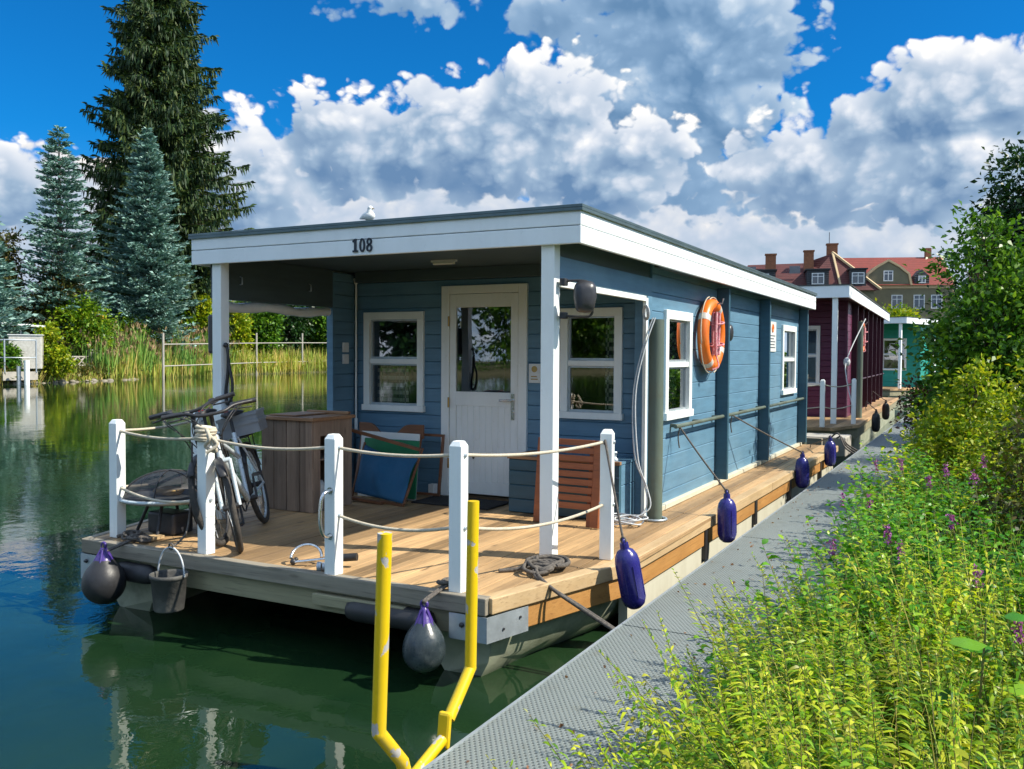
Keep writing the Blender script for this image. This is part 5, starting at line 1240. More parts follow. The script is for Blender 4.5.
def trunk(mb, pts, r0, r1, n=8):
    N = len(pts); mb.tube(smoothpath(pts, 3), [r0+(r1-r0)*i/((N-1)*3) for i in range((N-1)*3+1)], n)
def spruce(base, H, Rm, z0, mat, label, name, weep=True, n_wh=60, nb=9, dens=16, seed=1, sz=.42, group='conifers on the far bank', pw=.85):
    rg = np.random.default_rng(seed); base = np.array(base)
    t = thing(name, label, 'tree', tuple(base), group)
    mb = MB(); mb.tube([tuple(base+[0, 0, -.3]), tuple(base+[0, 0, H*.5]), tuple(base+[0, 0, H*.97])], [H*.014+.08, H*.008+.05, .03], 8)
    P, D, Lh, Wd = [], [], [], []
    for i in range(n_wh):
        u = i/(n_wh-1); z = z0+(H-z0)*u**.95; rr = Rm*(1-u)**pw*(1-.25*max(0, .15-u)/.15)+.12
        for j in range(nb):
            az = rg.uniform(0, 2*PI); r = rr*(rg.uniform(.45, 1.22) if weep else rg.uniform(.6, 1.12))*(1+.16*math.sin(az*3+seed)+.10*math.sin(az*7+z)); zz = z+rg.uniform(-.3, .3)*(1 if weep else .5)
            n = max(4, int(r*dens)); s = np.sort(rg.uniform(.12, 1, n))
            d = np.array([math.cos(az), math.sin(az), 0]); q = np.array([-d[1], d[0], 0])
            if weep: h = -.34*r*s+.26*r*s**3
            else: h = -.02*r*s+.16*r*s**2
            B = base+d*r*s[:, None]; B[:, 2] = base[2]+zz+h
            if j % 2 == 0 and r > .8: mb.tube([tuple(base+[0, 0, zz])]+[tuple(base+d*r*a+[0, 0, zz+(-.34*r*a+.26*r*a**3 if weep else -.02*r*a+.16*r*a*a)]) for a in (.4, .75, .97)], [.05*H/20, .03, .02, .01], 4, cap=False)
            lat = (1-s)*r*.32+.12
            side = rg.uniform(-1, 1, n); B = B+q*(side*lat)[:, None]
            if weep:
                B[:, 2] -= np.abs(side)*lat*.3
                k = rg.uniform(0, 1, n) < .55
                dd = np.where(k[:, None], np.array([0, 0, -1.0])+d*.25+rg.normal(size=(n, 3))*.16, d+q*(side*.9)[:, None]+rg.normal(size=(n, 3))*.2+np.array([0, 0, -.1]))
                ll = np.where(k, rg.uniform(.7, 2.3, n), rg.uniform(.8, 1.4, n))*sz; ww = np.where(k, .30, .42)*sz*rg.uniform(.8, 1.2, n)
            else:
                dd = d*.9+q*(side*1.1)[:, None]+rg.normal(size=(n, 3))*.22+np.array([0, 0, .22]); ll = rg.uniform(.7, 1.3, n)*sz; ww = ll*.38
            P.append(B); D.append(dd); Lh.append(ll); Wd.append(ww)
    top = np.array([base+[0, 0, H*.93], base+[0, 0, H*.96], base+[0, 0, H*.99]]); P.append(top); D.append(np.array([[.1, 0, 1.], [-.1, 0, 1], [0, .1, 1]])); Lh.append(np.full(3, sz*1.2)); Wd.append(np.full(3, sz*.25))
    mb.build('trunk', M['bark'], t)
    leafobj('crown', rhombs(np.concatenate(P), np.concatenate(D), np.concatenate(Lh), np.concatenate(Wd), .2, rg), mat, t)
    return t
def leafy(name, base, lobes, n, size, mat, label, group=None, seed=1, cat='tree', trunk_r=.12, hollow=.55, mats=None, asp=.55, vert=1.0):
    """lobes: (dx, dy, dz, r) relative to the base; leaves fill each lobe in clumps"""
    rg = np.random.default_rng(seed); base = np.array(base, dtype=float)
    t = thing(name, label, cat, tuple(base), group)
    mb = MB(); P, D = [], []
    tot = sum(l[3]**2 for l in lobes)
    for li, (dx, dy, dz, r) in enumerate(lobes):
        c = base+np.array([dx, dy, dz]); m = int(n*r*r/tot)
        nc = max(6, int(m/45)); cd_ = unit(rg.normal(size=(nc, 3))); cr = r*rg.uniform(hollow, 1.08, nc)**.8
        cc = c+cd_*cr[:, None]*np.array([1, 1, vert]); spread = r*.17+size*.6
        idx = rg.integers(0, nc, m); p = cc[idx]+rg.normal(size=(m, 3))*spread*np.array([1, 1, .7])
        P.append(p); D.append(unit(p-c)*.6+rg.normal(size=(m, 3))*.6+np.array([0, 0, -.12]))
        trunk(mb, [tuple(base+[0, 0, -.2]), tuple(base+np.array([dx*.25, dy*.25, dz*.45])), tuple(c)], trunk_r*.7, trunk_r*.15, 6)
        for k in range(0, nc, max(1, nc//7)): mb.tube([tuple(c-(c-base)*.15), tuple((c+cc[k])/2+rg.normal(size=3)*r*.08), tuple(cc[k])], [trunk_r*.2, trunk_r*.12, trunk_r*.05], 4, cap=False)
    mb.build('trunk' if cat == 'tree' else 'stems', M['bark'], t)
    P = np.concatenate(P); D = np.concatenate(D); m = len(P); s = size*rg.uniform(.6, 1.35, m)
    leafobj('crown' if cat == 'tree' else 'foliage', rhombs(P, D, s, s*asp, .22, rg, .8), mat, t)
    return t
def far_at(px, dep, z): p = ondepth(px, 350, dep); return (p.x, p.y, z)

# far bank: depth along the view of the waterline seen at a bearing
def bd(px): return float(np.interp(px, [-30, 0, 27, 84, 100, 165, 256, 302, 330, 380], [49, 52.9, 54, 60, 61.3, 72.5, 84.5, 93, 97, 104]))
def at_bank(px, gap, z): p = ondepth(px, 350, bd(px)+gap); return (p.x, p.y, z)
def H_at(px, gap, ytop):        # height above the bank of something whose top is seen on that row
    p = ondepth(px, ytop, bd(px)+gap); return p.z-.7
spruce(at_bank(160, 12, .8), H_at(160, 12, -62), 7.9, 1.5, L_['spruce'], 'tall dark weeping spruce towering over the two blue spruces', 'spruce_tree', True, 50, 24, 24, 4, .50, pw=.55)
spruce(at_bank(149, 4, .7), H_at(149, 4, 133), 4.5, 1.4, L_['blue'], 'broad silvery blue spruce right in front of the tall dark spruce', 'blue_spruce', False, 34, 24, 27, 9, .34, pw=.74)
spruce(at_bank(61, 7, .7), H_at(61, 7, 131), 3.3, 1.6, L_['blue'], 'slimmer blue spruce left of the tall dark spruce', 'blue_spruce', False, 29, 18, 24, 12, .32, pw=.68)
spruce(at_bank(-14, 6, .7), H_at(-14, 6, 205), 3.0, 1.2, L_['blue'], 'small blue green spruce cut by the left edge of the picture', 'blue_spruce', False, 34, 10, 16, 14, .38)
G1g = 'trees and bushes on the far bank'
def lob(n, w, h, z, seed, k=.42):
    rr = random.Random(seed); return [(rr.uniform(-w, w), rr.uniform(-w, w)*.7, z+rr.uniform(-h, h), (w+h)/2*k*rr.uniform(.75, 1.25)) for _ in range(n)]
def fl(name, px, ytop, ybot, wpx, gap, n, m, label, seed, nl=10, cat='bush', sz=3.6):
    """bush filling a height range on the far bank; sizes scale with its distance"""
    d = bd(px)+gap; k = d/903; rr = random.Random(seed); base = at_bank(px, gap, .5)
    top = ondepth(px, ytop, d).z-.5; bot = max(.2, ondepth(px, ybot, d).z-.5); hw = wpx*k/2; lobes = []
    r0 = min(hw, (top-bot)/2)*.55
    for i in range(nl):
        u = (i+.5)/nl; z = bot+r0*.6+(top-bot-1.5*r0)*((i*.618) % 1); w = hw*(1-.55*((z-bot)/(top-bot)))-r0*.4
        lobes.append((rr.uniform(-w, w)*.89, rr.uniform(-w, w)*.5, z, r0*rr.uniform(.75, 1.15)))
    lobes.append((0, 0, top-r0*.6, r0*.7))
    return leafy(name, base, lobes, n, sz*k, L_[m], label, G1g, seed, cat, .1*k*10)
fl('olive_tree', 8, 232, 350, 60, 10, 9000, 'olive', 'olive brown leafy tree at the left edge below the white house', 1, 12, 'tree')
fl('olive_tree', 58, 268, 350, 66, 7, 9000, 'olive', 'lower olive tree with reddish tips under the left blue spruce', 2, 12, 'tree')
fl('bush', 84, 300, 362, 62, 4.0, 9000, 'lime', 'bright green rounded bush below the blue spruces', 3, 12)
fl('bush', 50, 324, 378, 32, .6, 4200, 'yel', 'yellow green bush beside the white garden box', 4, 8)
fl('bush', 6, 345, 376, 24, 1.5, 2500, 'bush', 'green bush behind the little dock at the left edge', 5, 6)
fl('bush', 130, 318, 365, 70, 5, 7000, 'lime', 'green bush behind the reeds under the broad blue spruce', 6, 12)
fl('bush', 188, 300, 366, 56, 6, 8000, 'lime', 'lime green bush behind the reeds right of the blue spruce', 7, 12)
fl('bush', 205, 296, 345, 40, 4, 6000, 'yel', 'bright yellow green bush behind the left porch post', 8, 10)
for i, (px, yt, w_, gp, m, lb) in enumerate(((246, 296, 60, 9, 'bush', 'green bush seen through the porch just right of the left post'), (282, 290, 70, 12, 'dark', 'dark green bush seen in the middle of the porch opening'), (318, 292, 64, 12, 'bush', 'taller green bush seen in the right half of the porch opening'), (352, 280, 80, 14, 'dark', 'dark bush beside the cabin corner in the porch opening'), (400, 262, 120, 18, 'dark', 'dark far tree behind the blue cabin'), (268, 306, 30, 5, 'bush', 'pale conical shrub before the dark bushes in the porch opening'), (328, 308, 26, 6, 'bush', 'pale conical shrub by the cabin corner in the porch opening'), (236, 312, 34, 4, 'yel', 'yellowish shrub right beside the left porch post'))):
    fl('bush', px, yt, 368, w_, gp, 8000, m, lb, 40+i, 12)
for i, (x, y, h, w) in enumerate(((-84, 66, 5, 6), (-92, 50, 6, 7), (-84, 30, 7, 6), (-66, 8, 8, 6), (-82, 92, 8, 8), (-58, 112, 8, 8), (-38, 112, 7, 8), (-58, -20, 8, 7), (-52, -42, 9, 7), (-50, -60, 9, 8), (-44, -78, 9, 8), (-44, -98, 9, 9), (-36, -112, 9, 9), (-24, -118, 9, 9))):
    leafy('broadleaf_tree', (x, y, .8), lob(10, w*.6, h*.45, h*.75, 60+i, .75), 9000, .65, L_['bush' if i % 3 else 'dark'], 'round broadleaf tree in the row beyond the far bank', G1g, 80+i, 'tree', .3)

# reeds
def blades(line_pts, n, h, w, inset, depth, mat, name, label, seed, plume=False, lean=.12, zb=0):
    rg = np.random.default_rng(seed); A = np.array(line_pts); seg = np.linalg.norm(np.diff(A, axis=0), axis=1); cum = np.concatenate([[0], np.cumsum(seg)])
    s = rg.uniform(0, cum[-1], n); i = np.clip(np.searchsorted(cum, s)-1, 0, len(seg)-1); f = ((s-cum[i])/seg[i])[:, None]
    p2 = A[i]*(1-f)+A[i+1]*f; d = (A[i+1]-A[i])/seg[i][:, None]; nn = np.stack([-d[:, 1], d[:, 0]], 1)
    off = inset+rg.uniform(0, depth, n); p2 = p2+nn*off[:, None]
    clump = .75+.25*np.sin(s*1.1+seed)+.12*np.sin(s*3.3)
    hh = h*rg.uniform(.6, 1.1, n)*clump; P = np.column_stack([p2, np.full(n, zb)+.05*off])
    D = np.column_stack([rg.normal(size=(n, 2))*lean, np.ones(n)])
    o = leafobj(name, strips(P, D, hh, np.full(n, w)*rg.uniform(.7, 1.3, n), rg.uniform(0, .12, n), rg), mat); kind(o, 'stuff', label)
    return P, D, hh
reedline = [(-53.9, 42.2), (-57.2, 51.4), (-59.5, 59.5)]
P_, D_2, H_ = blades(reedline, 5200, 3.9, .07, -.4, 4, L_['reedg'], 'reeds', 'tall green reeds on the far bank under the blue spruce', 3)
k = rng.random(len(P_)) < .20; pp = P_[k]+unit(D_2[k])*H_[k][:, None]*.92
v_f = rhombs(np.repeat(pp, 3, 0)+rng.normal(size=(k.sum()*3, 3))*.06, np.repeat(D_2[k], 3, 0)+rng.normal(size=(k.sum()*3, 3))*.3, np.full(k.sum()*3, .42), np.full(k.sum()*3, .12))
kind(leafobj('reed_plumes', v_f, L_['plume']), 'stuff', 'brown plumes on top of the reeds')
blades(reedline, 2600, 2.4, .07, -.6, 2, L_['reed'], 'dry_reeds', 'straw coloured reeds along the waterline of the far bank', 5)
blades([(-58.6, 56), (-60.5, 64), (-62.3, 77), (-60, 88)], 5200, 2.7, .08, -.3, 4, L_['reed'], 'bank_grass', 'yellowish tall grass on the far bank behind the water fence', 6)
blades([(-49.5, 20), (-51, 32.8), (-53.3, 41.3), (-54.3, 43.5)], 3600, 1.35, .08, 0, 3, L_['reed'], 'bank_grass', 'rusty yellow grass on the far bank near the little dock', 7, lean=.3)
for ln, m, nme, lb, sd, hgt in (([(-50, 26), (-51, 32.8), (-53.3, 41.3), (-55.5, 46)], 'olive', 'bank_herbs', 'rusty olive weeds over the stones of the far bank', 11, 1.0), ([(-58, 54), (-60.5, 64), (-62.3, 77), (-60, 88)], 'yel', 'bank_herbs', 'yellow green weeds on the far bank behind the water fence', 12, 1.5), ([(-36, -95), (-44, -30), (-49.5, 20)], 'bush', 'bank_herbs', 'weeds on the far bank outside the picture on the left', 13, 2.0)):
    rg = np.random.default_rng(sd); A = np.array(dense(ln, 1.0)); n = 9000; i = rg.integers(0, len(A), n); p = A[i]+rg.normal(size=(n, 2))*.7+np.array([-1.6, .4]); hz = rg.uniform(0, 1, n)**1.3*hgt*(.7+.3*np.sin(i*1.7)); P = np.column_stack([p, .35+hz])
    kind(leafobj(nme, rhombs(P, rg.normal(size=(n, 3))*.7+[0, 0, .3], rg.uniform(.14, .34, n), rg.uniform(.07, .15, n)), L_[m]), 'stuff', lb)
rg = random.Random(3); mb = MB()
for x, y in dense([(-50.6, 30), (-53.3, 41.3), (-55, 45.7)], .45): mb.ball((x+rg.uniform(-.3, .3), y, rg.uniform(-.12, .05)), rg.uniform(.10, .26), 7, (1.2, 1, .7))
kind(mb.build('bank_stones', M['rimgrey']), 'stuff', 'pale stones along the far waterline')

# fence standing in the water, dock, garden box and ornamental fence
t = thing('water_fence', 'long pale tube fence with two rails standing in the water before the far bank', 'fence', (-58, 60, 0))
fp = [Vector((-53.98, 47.3, 0)), Vector((-58.2, 58.0, 0)), Vector((-60.35, 63.7, 0)), Vector((-62.25, 72.3, 0)), Vector((-63.0, 80.5, 0)), Vector((-62.6, 89, 0))]
fp = [fp[0], fp[2], fp[3], fp[4], fp[5]]; hs_ = [3.4, 3.85, 4.05, 4.2, 4.3]
for p, h in zip(fp, hs_):
    mb = MB(); mb.tube([p-Vector((0, 0, .5)), p+Vector((0, 0, h))], .09, 8); mb.build('post', M['concrete'], t)
for fr_ in (.755, .28):
    for i in range(len(fp)-1):
        a = fp[i]+Vector((0, 0, hs_[i]*fr_)); b = fp[i+1]+Vector((0, 0, hs_[i+1]*fr_)); mb = MB(); mb.tube([a, b], .05, 6); mb.build('rail', M['concrete'], t)
dk = onz(12, 384, 0); dk.z = 0
t = thing('dock', 'small grey dock with railing at the far bank on the left edge', 'dock', tuple(dk))
mb = MB(); mb.box(dk.x-2.8, dk.x+1.0, dk.y-1.2, dk.y+1.0, .25, .75); mb.build('dock_deck', M['concrete'], t)
for dx, dy in ((1.0, -1.1), (1.0, .9), (-.6, -1.1)):
    mb = MB(); mb.tube([(dk.x+dx, dk.y+dy, .7), (dk.x+dx, dk.y+dy, 2.7)], .05, 6); mb.build('rail_post', M['galv'], t)
mb = MB(); mb.tube([(dk.x-2.6, dk.y-1.1, 2.65), (dk.x+1, dk.y-1.1, 2.65), (dk.x+1, dk.y+.9, 2.65)], .045, 6); mb.tube([(dk.x-2.6, dk.y-1.1, 1.6), (dk.x+1, dk.y-1.1, 1.6), (dk.x+1, dk.y+.9, 1.6)], .035, 6); mb.build('rail', M['galv'], t)
pl = onz(27, 385, 0); mb = MB(); mb.tube([(pl.x, pl.y, -.5), (pl.x, pl.y, 1.45)], .15, 12); tag(mb.build('piling', M['white']), 'thick white piling in the water right of the little dock', 'piling')
pl = onz(21, 385, 0); mb = MB(); mb.tube([(pl.x-.2, pl.y, -.5), (pl.x-.2, pl.y, 1.1)], .12, 12); tag(mb.build('piling', M['galv']), 'thinner grey piling between the dock and the white piling', 'piling')
gb = at_bank(27, 1.6, .6); T_b = Matrix.Translation(gb) @ Matrix.Rotation(R(48), 4, 'Z'); MB.T = T_b
t = thing('garden_cabinet', 'white boxy garden cabinet half covered by the yellow green bush', 'cabinet', (0, 0, 0))
mb = MB(); mb.box(-.95, .85, -.4, .6, .3, 2.35); mb.build('cabinet_body', M['reflect'], t, bevel=.04)
mb = MB(); mb.box(-1.0, .9, -.45, .65, 2.36, 2.42); mb.build('cabinet_lid', M['paper'], t)
MB.T = None
a = at_bank(-6, 4, 3.75); b = at_bank(46, 4, 3.6); mb = MB(); mb.tube([a, b], .09, 8); 
for q in (a, b, tuple((Vector(a)+Vector(b))/2)): mb.tube([(q[0], q[1], .5), q], .06, 6)
tag(mb.build('garden_rail', M['paper']), 'long white bar on posts above the garden cabinet', 'rail')
a = Vector(at_bank(54, 2.2, .9)); b = Vector(at_bank(112, 2.6, .9))
t = thing('ornamental_fence', 'low pale fence with crossed openwork panels behind the bank weeds', 'fence', tuple((a+b)/2))
n = 8
for i in range(n):
    p, q = a.lerp(b, i/n), a.lerp(b, (i+1)/n); mb = MB(); Zv = Vector((0, 0, 1))
    mb.bar(p+Zv*.15, q+Zv*.15, .1, .08); mb.bar(p+Zv*.75, q+Zv*.75, .1, .08); mb.bar(p+Zv*.15, q+Zv*.75, .08, .08); mb.bar(p+Zv*.75, q+Zv*.15, .08, .08); mb.build('openwork_panel', M['concrete'], t)
for fr_ in (0, .62, 1.0):
    p = a.lerp(b, fr_); mb = MB(); mb.box(p.x-.3, p.x+.3, p.y-.3, p.y+.3, .4, 2.05); mb.box(p.x-.38, p.x+.38, p.y-.38, p.y+.38, 2.051, 2.15); mb.build('pillar', M['concrete'], t)
c = ondepth(98, 316, bd(98)+3.6)
t = thing('parasol', 'small orange yellow parasol showing below the left blue spruce', 'parasol', (c.x, c.y, .7))
mb = MB(); mb.lathe([(.62, -.2), (.4, .05), (.03, .22)], tuple(c), (0, 0, 1), 10); mb.build('canopy', pm('orange_parasol_cloth', (.75, .38, .03), None, 4, .8), t)
mb = MB(); mb.tube([(c.x, c.y, .6), (c.x, c.y, c.z+.4)], .04, 6); mb.build('pole', M['galv'], t)

# ================================================================ near bank vegetation
def gz(x): return np.interp(x, [-.84, -.74, -.24, 1.2, 7], [0, .10, .17, .3, .5])
def plants(n, xr, yr, hr, leafn, ll, lw, seed, mode, lean=-.1, xpow=1.0, droop=.5, ysel=None, gap=None):
    rg = np.random.default_rng(seed)
    X = xr[0]+(xr[1]-xr[0])*rg.random(n)**xpow; Y = rg.uniform(yr[0], yr[1], n)
    cl = np.sin(X*4.1+seed)+np.sin(Y*2.9+X*2+seed*1.3); keep = rg.random(n) < .72+.28*cl/2
    if gap is not None: keep &= gap(X, Y)
    X, Y = X[keep], Y[keep]; n = len(X); Z = gz(X); cl = cl[keep]
    H = rg.uniform(hr[0], hr[1], n)*(1+.10*cl); lx = lean*rg.uniform(.2, 1.8, n)*np.clip(1.2-(X-xr[0])*1.3, .1, 1)+rg.normal(size=n)*.06; ly = rg.normal(size=n)*.10
    stems = MB(); parts = []
    P, D, Ls, Ws, Dr = [], [], [], [], []
    for i in range(n):
        b = np.array([X[i], Y[i], Z[i]]); tip = b+np.array([lx[i]*1.6, ly[i]*1.6, H[i]])
        mid = b+np.array([lx[i]*.4, ly[i]*.4, H[i]*.52])
        stems.tube([tuple(b), tuple(mid), tuple(tip)], [.0032, .0026, .001], 3, cap=False)
        k = leafn+rg.integers(-4, 5); u = np.linspace(.22, 1.0, k)+rg.normal(size=k)*.004
        pos = ((1-u)**2)[:, None]*b+(2*u*(1-u))[:, None]*mid+(u**2)[:, None]*tip
        a0 = rg.uniform(0, 2*PI)
        if mode == 'frond': az = a0+np.arange(k)*PI+rg.normal(size=k)*.07
        elif mode == 'fern': az = a0+np.arange(k)*PI+rg.normal(size=k)*.22+np.arange(k)*.02
        else: az = a0+np.arange(k)//2*(PI/2)+(np.arange(k) % 2)*PI+rg.normal(size=k)*.25
        up = .35+.9*np.clip(u-.75, 0, 1)*3
        d = np.column_stack([np.cos(az), np.sin(az), up])
        env = np.clip(1.12-u, .08, 1)**.8*np.clip(.4+u*1.4, 0, 1) if mode == 'frond' else np.clip(1.25-u, .18, 1)*np.clip(.55+u*1.2, 0, 1) if mode == 'fern' else np.clip(1.35-u*.9, .3, 1)
        P.append(pos); D.append(d); Ls.append(ll*env*rg.uniform(.8, 1.2, k)); Ws.append(lw*env**.6*rg.uniform(.8, 1.2, k)); Dr.append(droop*rg.uniform(.6, 1.5, k))
    return strips(np.concatenate(P), np.concatenate(D), np.concatenate(Ls), np.concatenate(Ws), np.concatenate(Dr), rg), stems
# feathery plants in front
vf, st = plants(900, (-.80, 1.1), (1.5, 4.7), (.50, .84), 60, .135, .023, 21, 'fern', -.14, .9, .7)
kind(leafobj('feathery_weeds', vf, L_['fern']), 'stuff', 'yellow green feathery weeds crowding the near bank in front')
kind(st.build('weed_stems', M['stem']), 'stuff', 'stems of the feathery weeds')
vf, st = plants(600, (-.78, 1.2), (1.9, 5.2), (.35, .64), 38, .10, .030, 22, 'herb', -.15, .9, .5)
kind(leafobj('undergrowth', vf, L_['herb']), 'stuff', 'leafy green undergrowth between the feathery weeds')
kind(st.build('undergrowth_stems', M['stem']), 'stuff', 'stems of the undergrowth')
vf, st = plants(1900, (-.64, 1.6), (3.9, 9.5), (.50, .92), 36, .125, .036, 23, 'herb', -.13, .95, .5)
kind(leafobj('leafy_herbs', vf, L_['herb']), 'stuff', 'fresh green herbs leaning over the walkway edge')
kind(st.build('herb_stems', M['stem']), 'stuff', 'stems of the green herbs')
vf, st = plants(1100, (-.64, 1.2), (7, 21), (.6, 1.1), 32, .14, .042, 24, 'herb', -.13, .9, .5)
kind(leafobj('leafy_herbs', vf, L_['fern']), 'stuff', 'yellow green herbs farther along the walkway')
kind(st.build('herb_stems', M['stem']), 'stuff', 'stems of the farther herbs')
vf, st = plants(900, (-.80, 1.1), (1.5, 4.5), (.56, .88), 96, .13, .017, 29, 'frond', -.16, .9, .45)
kind(leafobj('fern_fronds', vf, L_['fern']), 'stuff', 'upright yellow green fronds among the feathery weeds')
kind(st.build('frond_stems', M['stem']), 'stuff', 'stems of the fronds')
# low cover so that no bare soil shows
rg = np.random.default_rng(31); n = 42000; X = rg.uniform(-.84, 2.2, n); Y = rg.uniform(.8, 22, n)**1.0; P = np.column_stack([X, Y, gz(X)+rg.uniform(0, .32, n)])
kind(leafobj('ground_cover', rhombs(P, rg.normal(size=(n, 3))*.6+[0, 0, .5], rg.uniform(.03, .08, n), rg.uniform(.015, .035, n)), L_['bush']), 'stuff', 'low green ground cover under the weeds')
rg = np.random.default_rng(33); n = 2600; X = rg.uniform(-.5, 1.4, n); Y = rg.uniform(2.2, 13, n); P = np.column_stack([X, Y, gz(X)])
kind(leafobj('dry_grass', strips(P, np.column_stack([rg.normal(size=(n, 2))*.22, np.ones(n)]), rg.uniform(.5, 1.15, n), np.full(n, .006), rg.uniform(0, .4, n), rg), L_['reed']), 'stuff', 'thin straw coloured grass among the weeds')
# purple flower spikes, each a plant
PU = [(-.62, 5.9, 1.05), (-.86, 6.6, .95), (-.55, 7.4, 1.12), (-.30, 6.2, 1.15), (-.22, 6.5, 1.20), (-.05, 6.0, 1.22), (-.45, 5.2, .98), (-.35, 4.7, 1.0), (-.02, 4.4, .98), (-.70, 5.0, .92), (.0, 7.2, 1.2), (-.15, 5.4, 1.05), (-.78, 7.9, 1.05), (.12, 3.7, .95)]
for i, (x, y, z) in enumerate(PU):
    rg = np.random.default_rng(100+i); b = np.array([x+.12, y, .12]); tip = np.array([x, y, z+.03])
    t = thing('flowering_plant', ['purple flower spike %s' % s for s in ('on a tall stem leaning over the walkway edge', 'nearest the walkway by the third navy fender', 'set back behind the two spikes at the walkway edge', 'in the close pair above the middle of the herbs, left one', 'in the close pair above the middle of the herbs, right one', 'right of the close pair', 'just below the close pair', 'low in the green herbs left of the centre of the bank', 'among the herbs right of the low one', 'at the walkway edge beside the feathery weeds', 'high up near the dense bush', 'between the close pair and the feathery weeds', 'farthest along the walkway edge', 'nearest the camera among the feathery weeds')][i], 'flower', tuple(b), 'purple flower spikes in the weeds')
    mb = MB(); mb.tube([tuple(b), tuple((b+tip)/2+[.02, 0, .02]), tuple(tip)], [.004, .003, .002], 4); mb.build('stem', M['stem'], t)
    n = 45; u = rg.random(n); P = tip[None]-np.outer(u, (tip-b)/np.linalg.norm(tip-b))*.085+rg.normal(size=(n, 3))*.008
    leafobj('flower_head', rhombs(P, rg.normal(size=(n, 3)), np.full(n, .017), np.full(n, .013)), L_['flower'], t)
    n = 22; u = rg.uniform(.3, .85, n); P = b+np.outer(u, tip-b); az = rg.uniform(0, 6.28, n)
    leafobj('leaves', strips(P, np.column_stack([np.cos(az), np.sin(az), np.full(n, .5)]), np.full(n, .07), np.full(n, .014), np.full(n, .4), rg), L_['herb'], t)
# big leaved vines at the right
for i, (x, y, h) in enumerate(((.02, 3.35, 1.05), (.10, 2.35, 1.0), (.35, 2.75, 1.1))):
    rg = np.random.default_rng(200+i); b = np.array([x, y, .2]); t = thing('broad_leaved_plant', ['tall plant with large round dark leaves among the feathery weeds', 'large dark leaved plant at the right edge of the picture bottom', 'large leaved plant just outside the lower right corner'][i], 'plant', tuple(b), 'large leaved plants in the weeds')
    mb = MB(); mb.tube([tuple(b), (x-.02, y, h*.6), (x, y+.03, h)], [.007, .006, .003], 5); mb.build('stem', M['stem'], t)
    V, F = [], []; o_ = 0
    for k in range(9):
        u = .35+.65*k/8; az = k*2.4; c_ = np.array([x, y, .2])+np.array([0, 0, (h-.2)*u]); d = np.array([math.cos(az), math.sin(az), .2]); s = np.array([-d[1], d[0], 0]); r = .075*(1.2-.5*u); cc = c_+d*(.05+r)
        ring = [cc+(d*math.cos(a)*(1.0 if math.cos(a) > 0 else .8)+s*math.sin(a))*r*(1+.06*math.sin(5*a))-np.array([0, 0, .35*r*(math.cos(a) > .3)]) for a in np.linspace(0, 2*PI, 13)[:-1]]
        V += [cc+np.array([0, 0, .01])]+ring; F += [(o_, o_+1+j, o_+1+(j+1) % 12) for j in range(12)]; o_ += 13
    mesh_obj('leaves', np.array(V), np.array(F, dtype=np.int32), L_['herb'], t)
G2g = 'bushes along the walkway'
# shrubs and trees on the near bank
leafy('young_tree', (-.15, 12.6, .3), [(.1, 0, 1.2, .70), (.4, .2, 1.5, .8), (.15, -.2, 2.0, .62), (.40, .1, 2.45, .62), (.05, .3, 2.7, .42), (.6, 0, .9, .75), (-.25, .2, 1.8, .36), (.15, 0, 3.05, .32), (.75, .2, 2.0, .6)], 15000, .085, L_['bush'], 'dense fresh green young tree beside the walkway at the right', G2g, 301, 'tree', .06, .4)
leafy('dark_tree', (.9, 19.5, .4), [(.2, 0, 2.2, 1.4), (-.5, .3, 3.0, 1.0), (.5, 0, 3.8, 1.2), (-.2, 0, 4.6, .8), (1.2, 0, 4.9, 1.0), (-.75, 0, 3.9, .55), (1.5, 0, 3.0, 1.3), (1.0, 0, 5.6, .6), (-.5, .2, 2.2, .7), (.3, .3, 3.1, 1.1), (.7, .2, 4.5, .9)], 34000, .12, L_['dark'], 'dark green tree rising behind the young tree at the right edge', G2g, 302, 'tree', .12, .4)
leafy('shrub', (.42, 8.6, .25), [(0, 0, .9, .5), (.2, .2, 1.3, .45), (.4, -.2, .8, .5), (.1, .3, 1.6, .3), (.55, .1, 1.4, .45), (-.15, .2, .6, .35)], 9000, .05, L_['yel'], 'yellow green small leaved shrub at the right edge below the young tree', G2g, 303, 'bush', .03, .3)
leafy('shrub', (.30, 6.6, .25), [(0, 0, .7, .35), (.2, .15, 1.05, .35), (.4, -.1, .8, .4), (.35, .2, 1.35, .28)], 5000, .042, L_['olive'], 'brownish green shrub with dry twigs at the right edge', G2g, 304, 'bush', .03, .3)
leafy('shrub', (-.22, 10.2, .2), [(0, 0, .75, .42), (.2, .2, 1.05, .40), (-.1, .5, .9, .35), (.3, -.2, .6, .4), (.15, .1, 1.45, .2)], 6500, .065, L_['yel'], 'bright yellow green shrub at the walkway edge in front of the young tree', G2g, 305, 'bush', .03, .3)
leafy('shrub', (-.38, 14.8, .2), [(0, 0, .7, .45), (.1, .3, 1.15, .4), (.2, .8, .9, .5)], 5500, .075, L_['bush'], 'leafy green shrub leaning over the far walkway', G2g, 306, 'bush', .03, .3)
leafy('shrub', (-.85, 17.8, .2), [(0, 0, .55, .42), (-.1, .3, .95, .36), (.2, .2, .8, .4)], 3800, .075, L_['redleaf'], 'dark red leaved shrub at the far end of the walkway', G2g, 307, 'bush', .03, .3)
leafy('shrub', (-.75, 23, .2), [(0, 0, .7, .5), (.2, .6, 1.3, .5), (.5, 1.2, 1.0, .6)], 4500, .11, L_['bush'], 'green shrub where the walkway disappears', G2g, 308, 'bush', .04, .3)
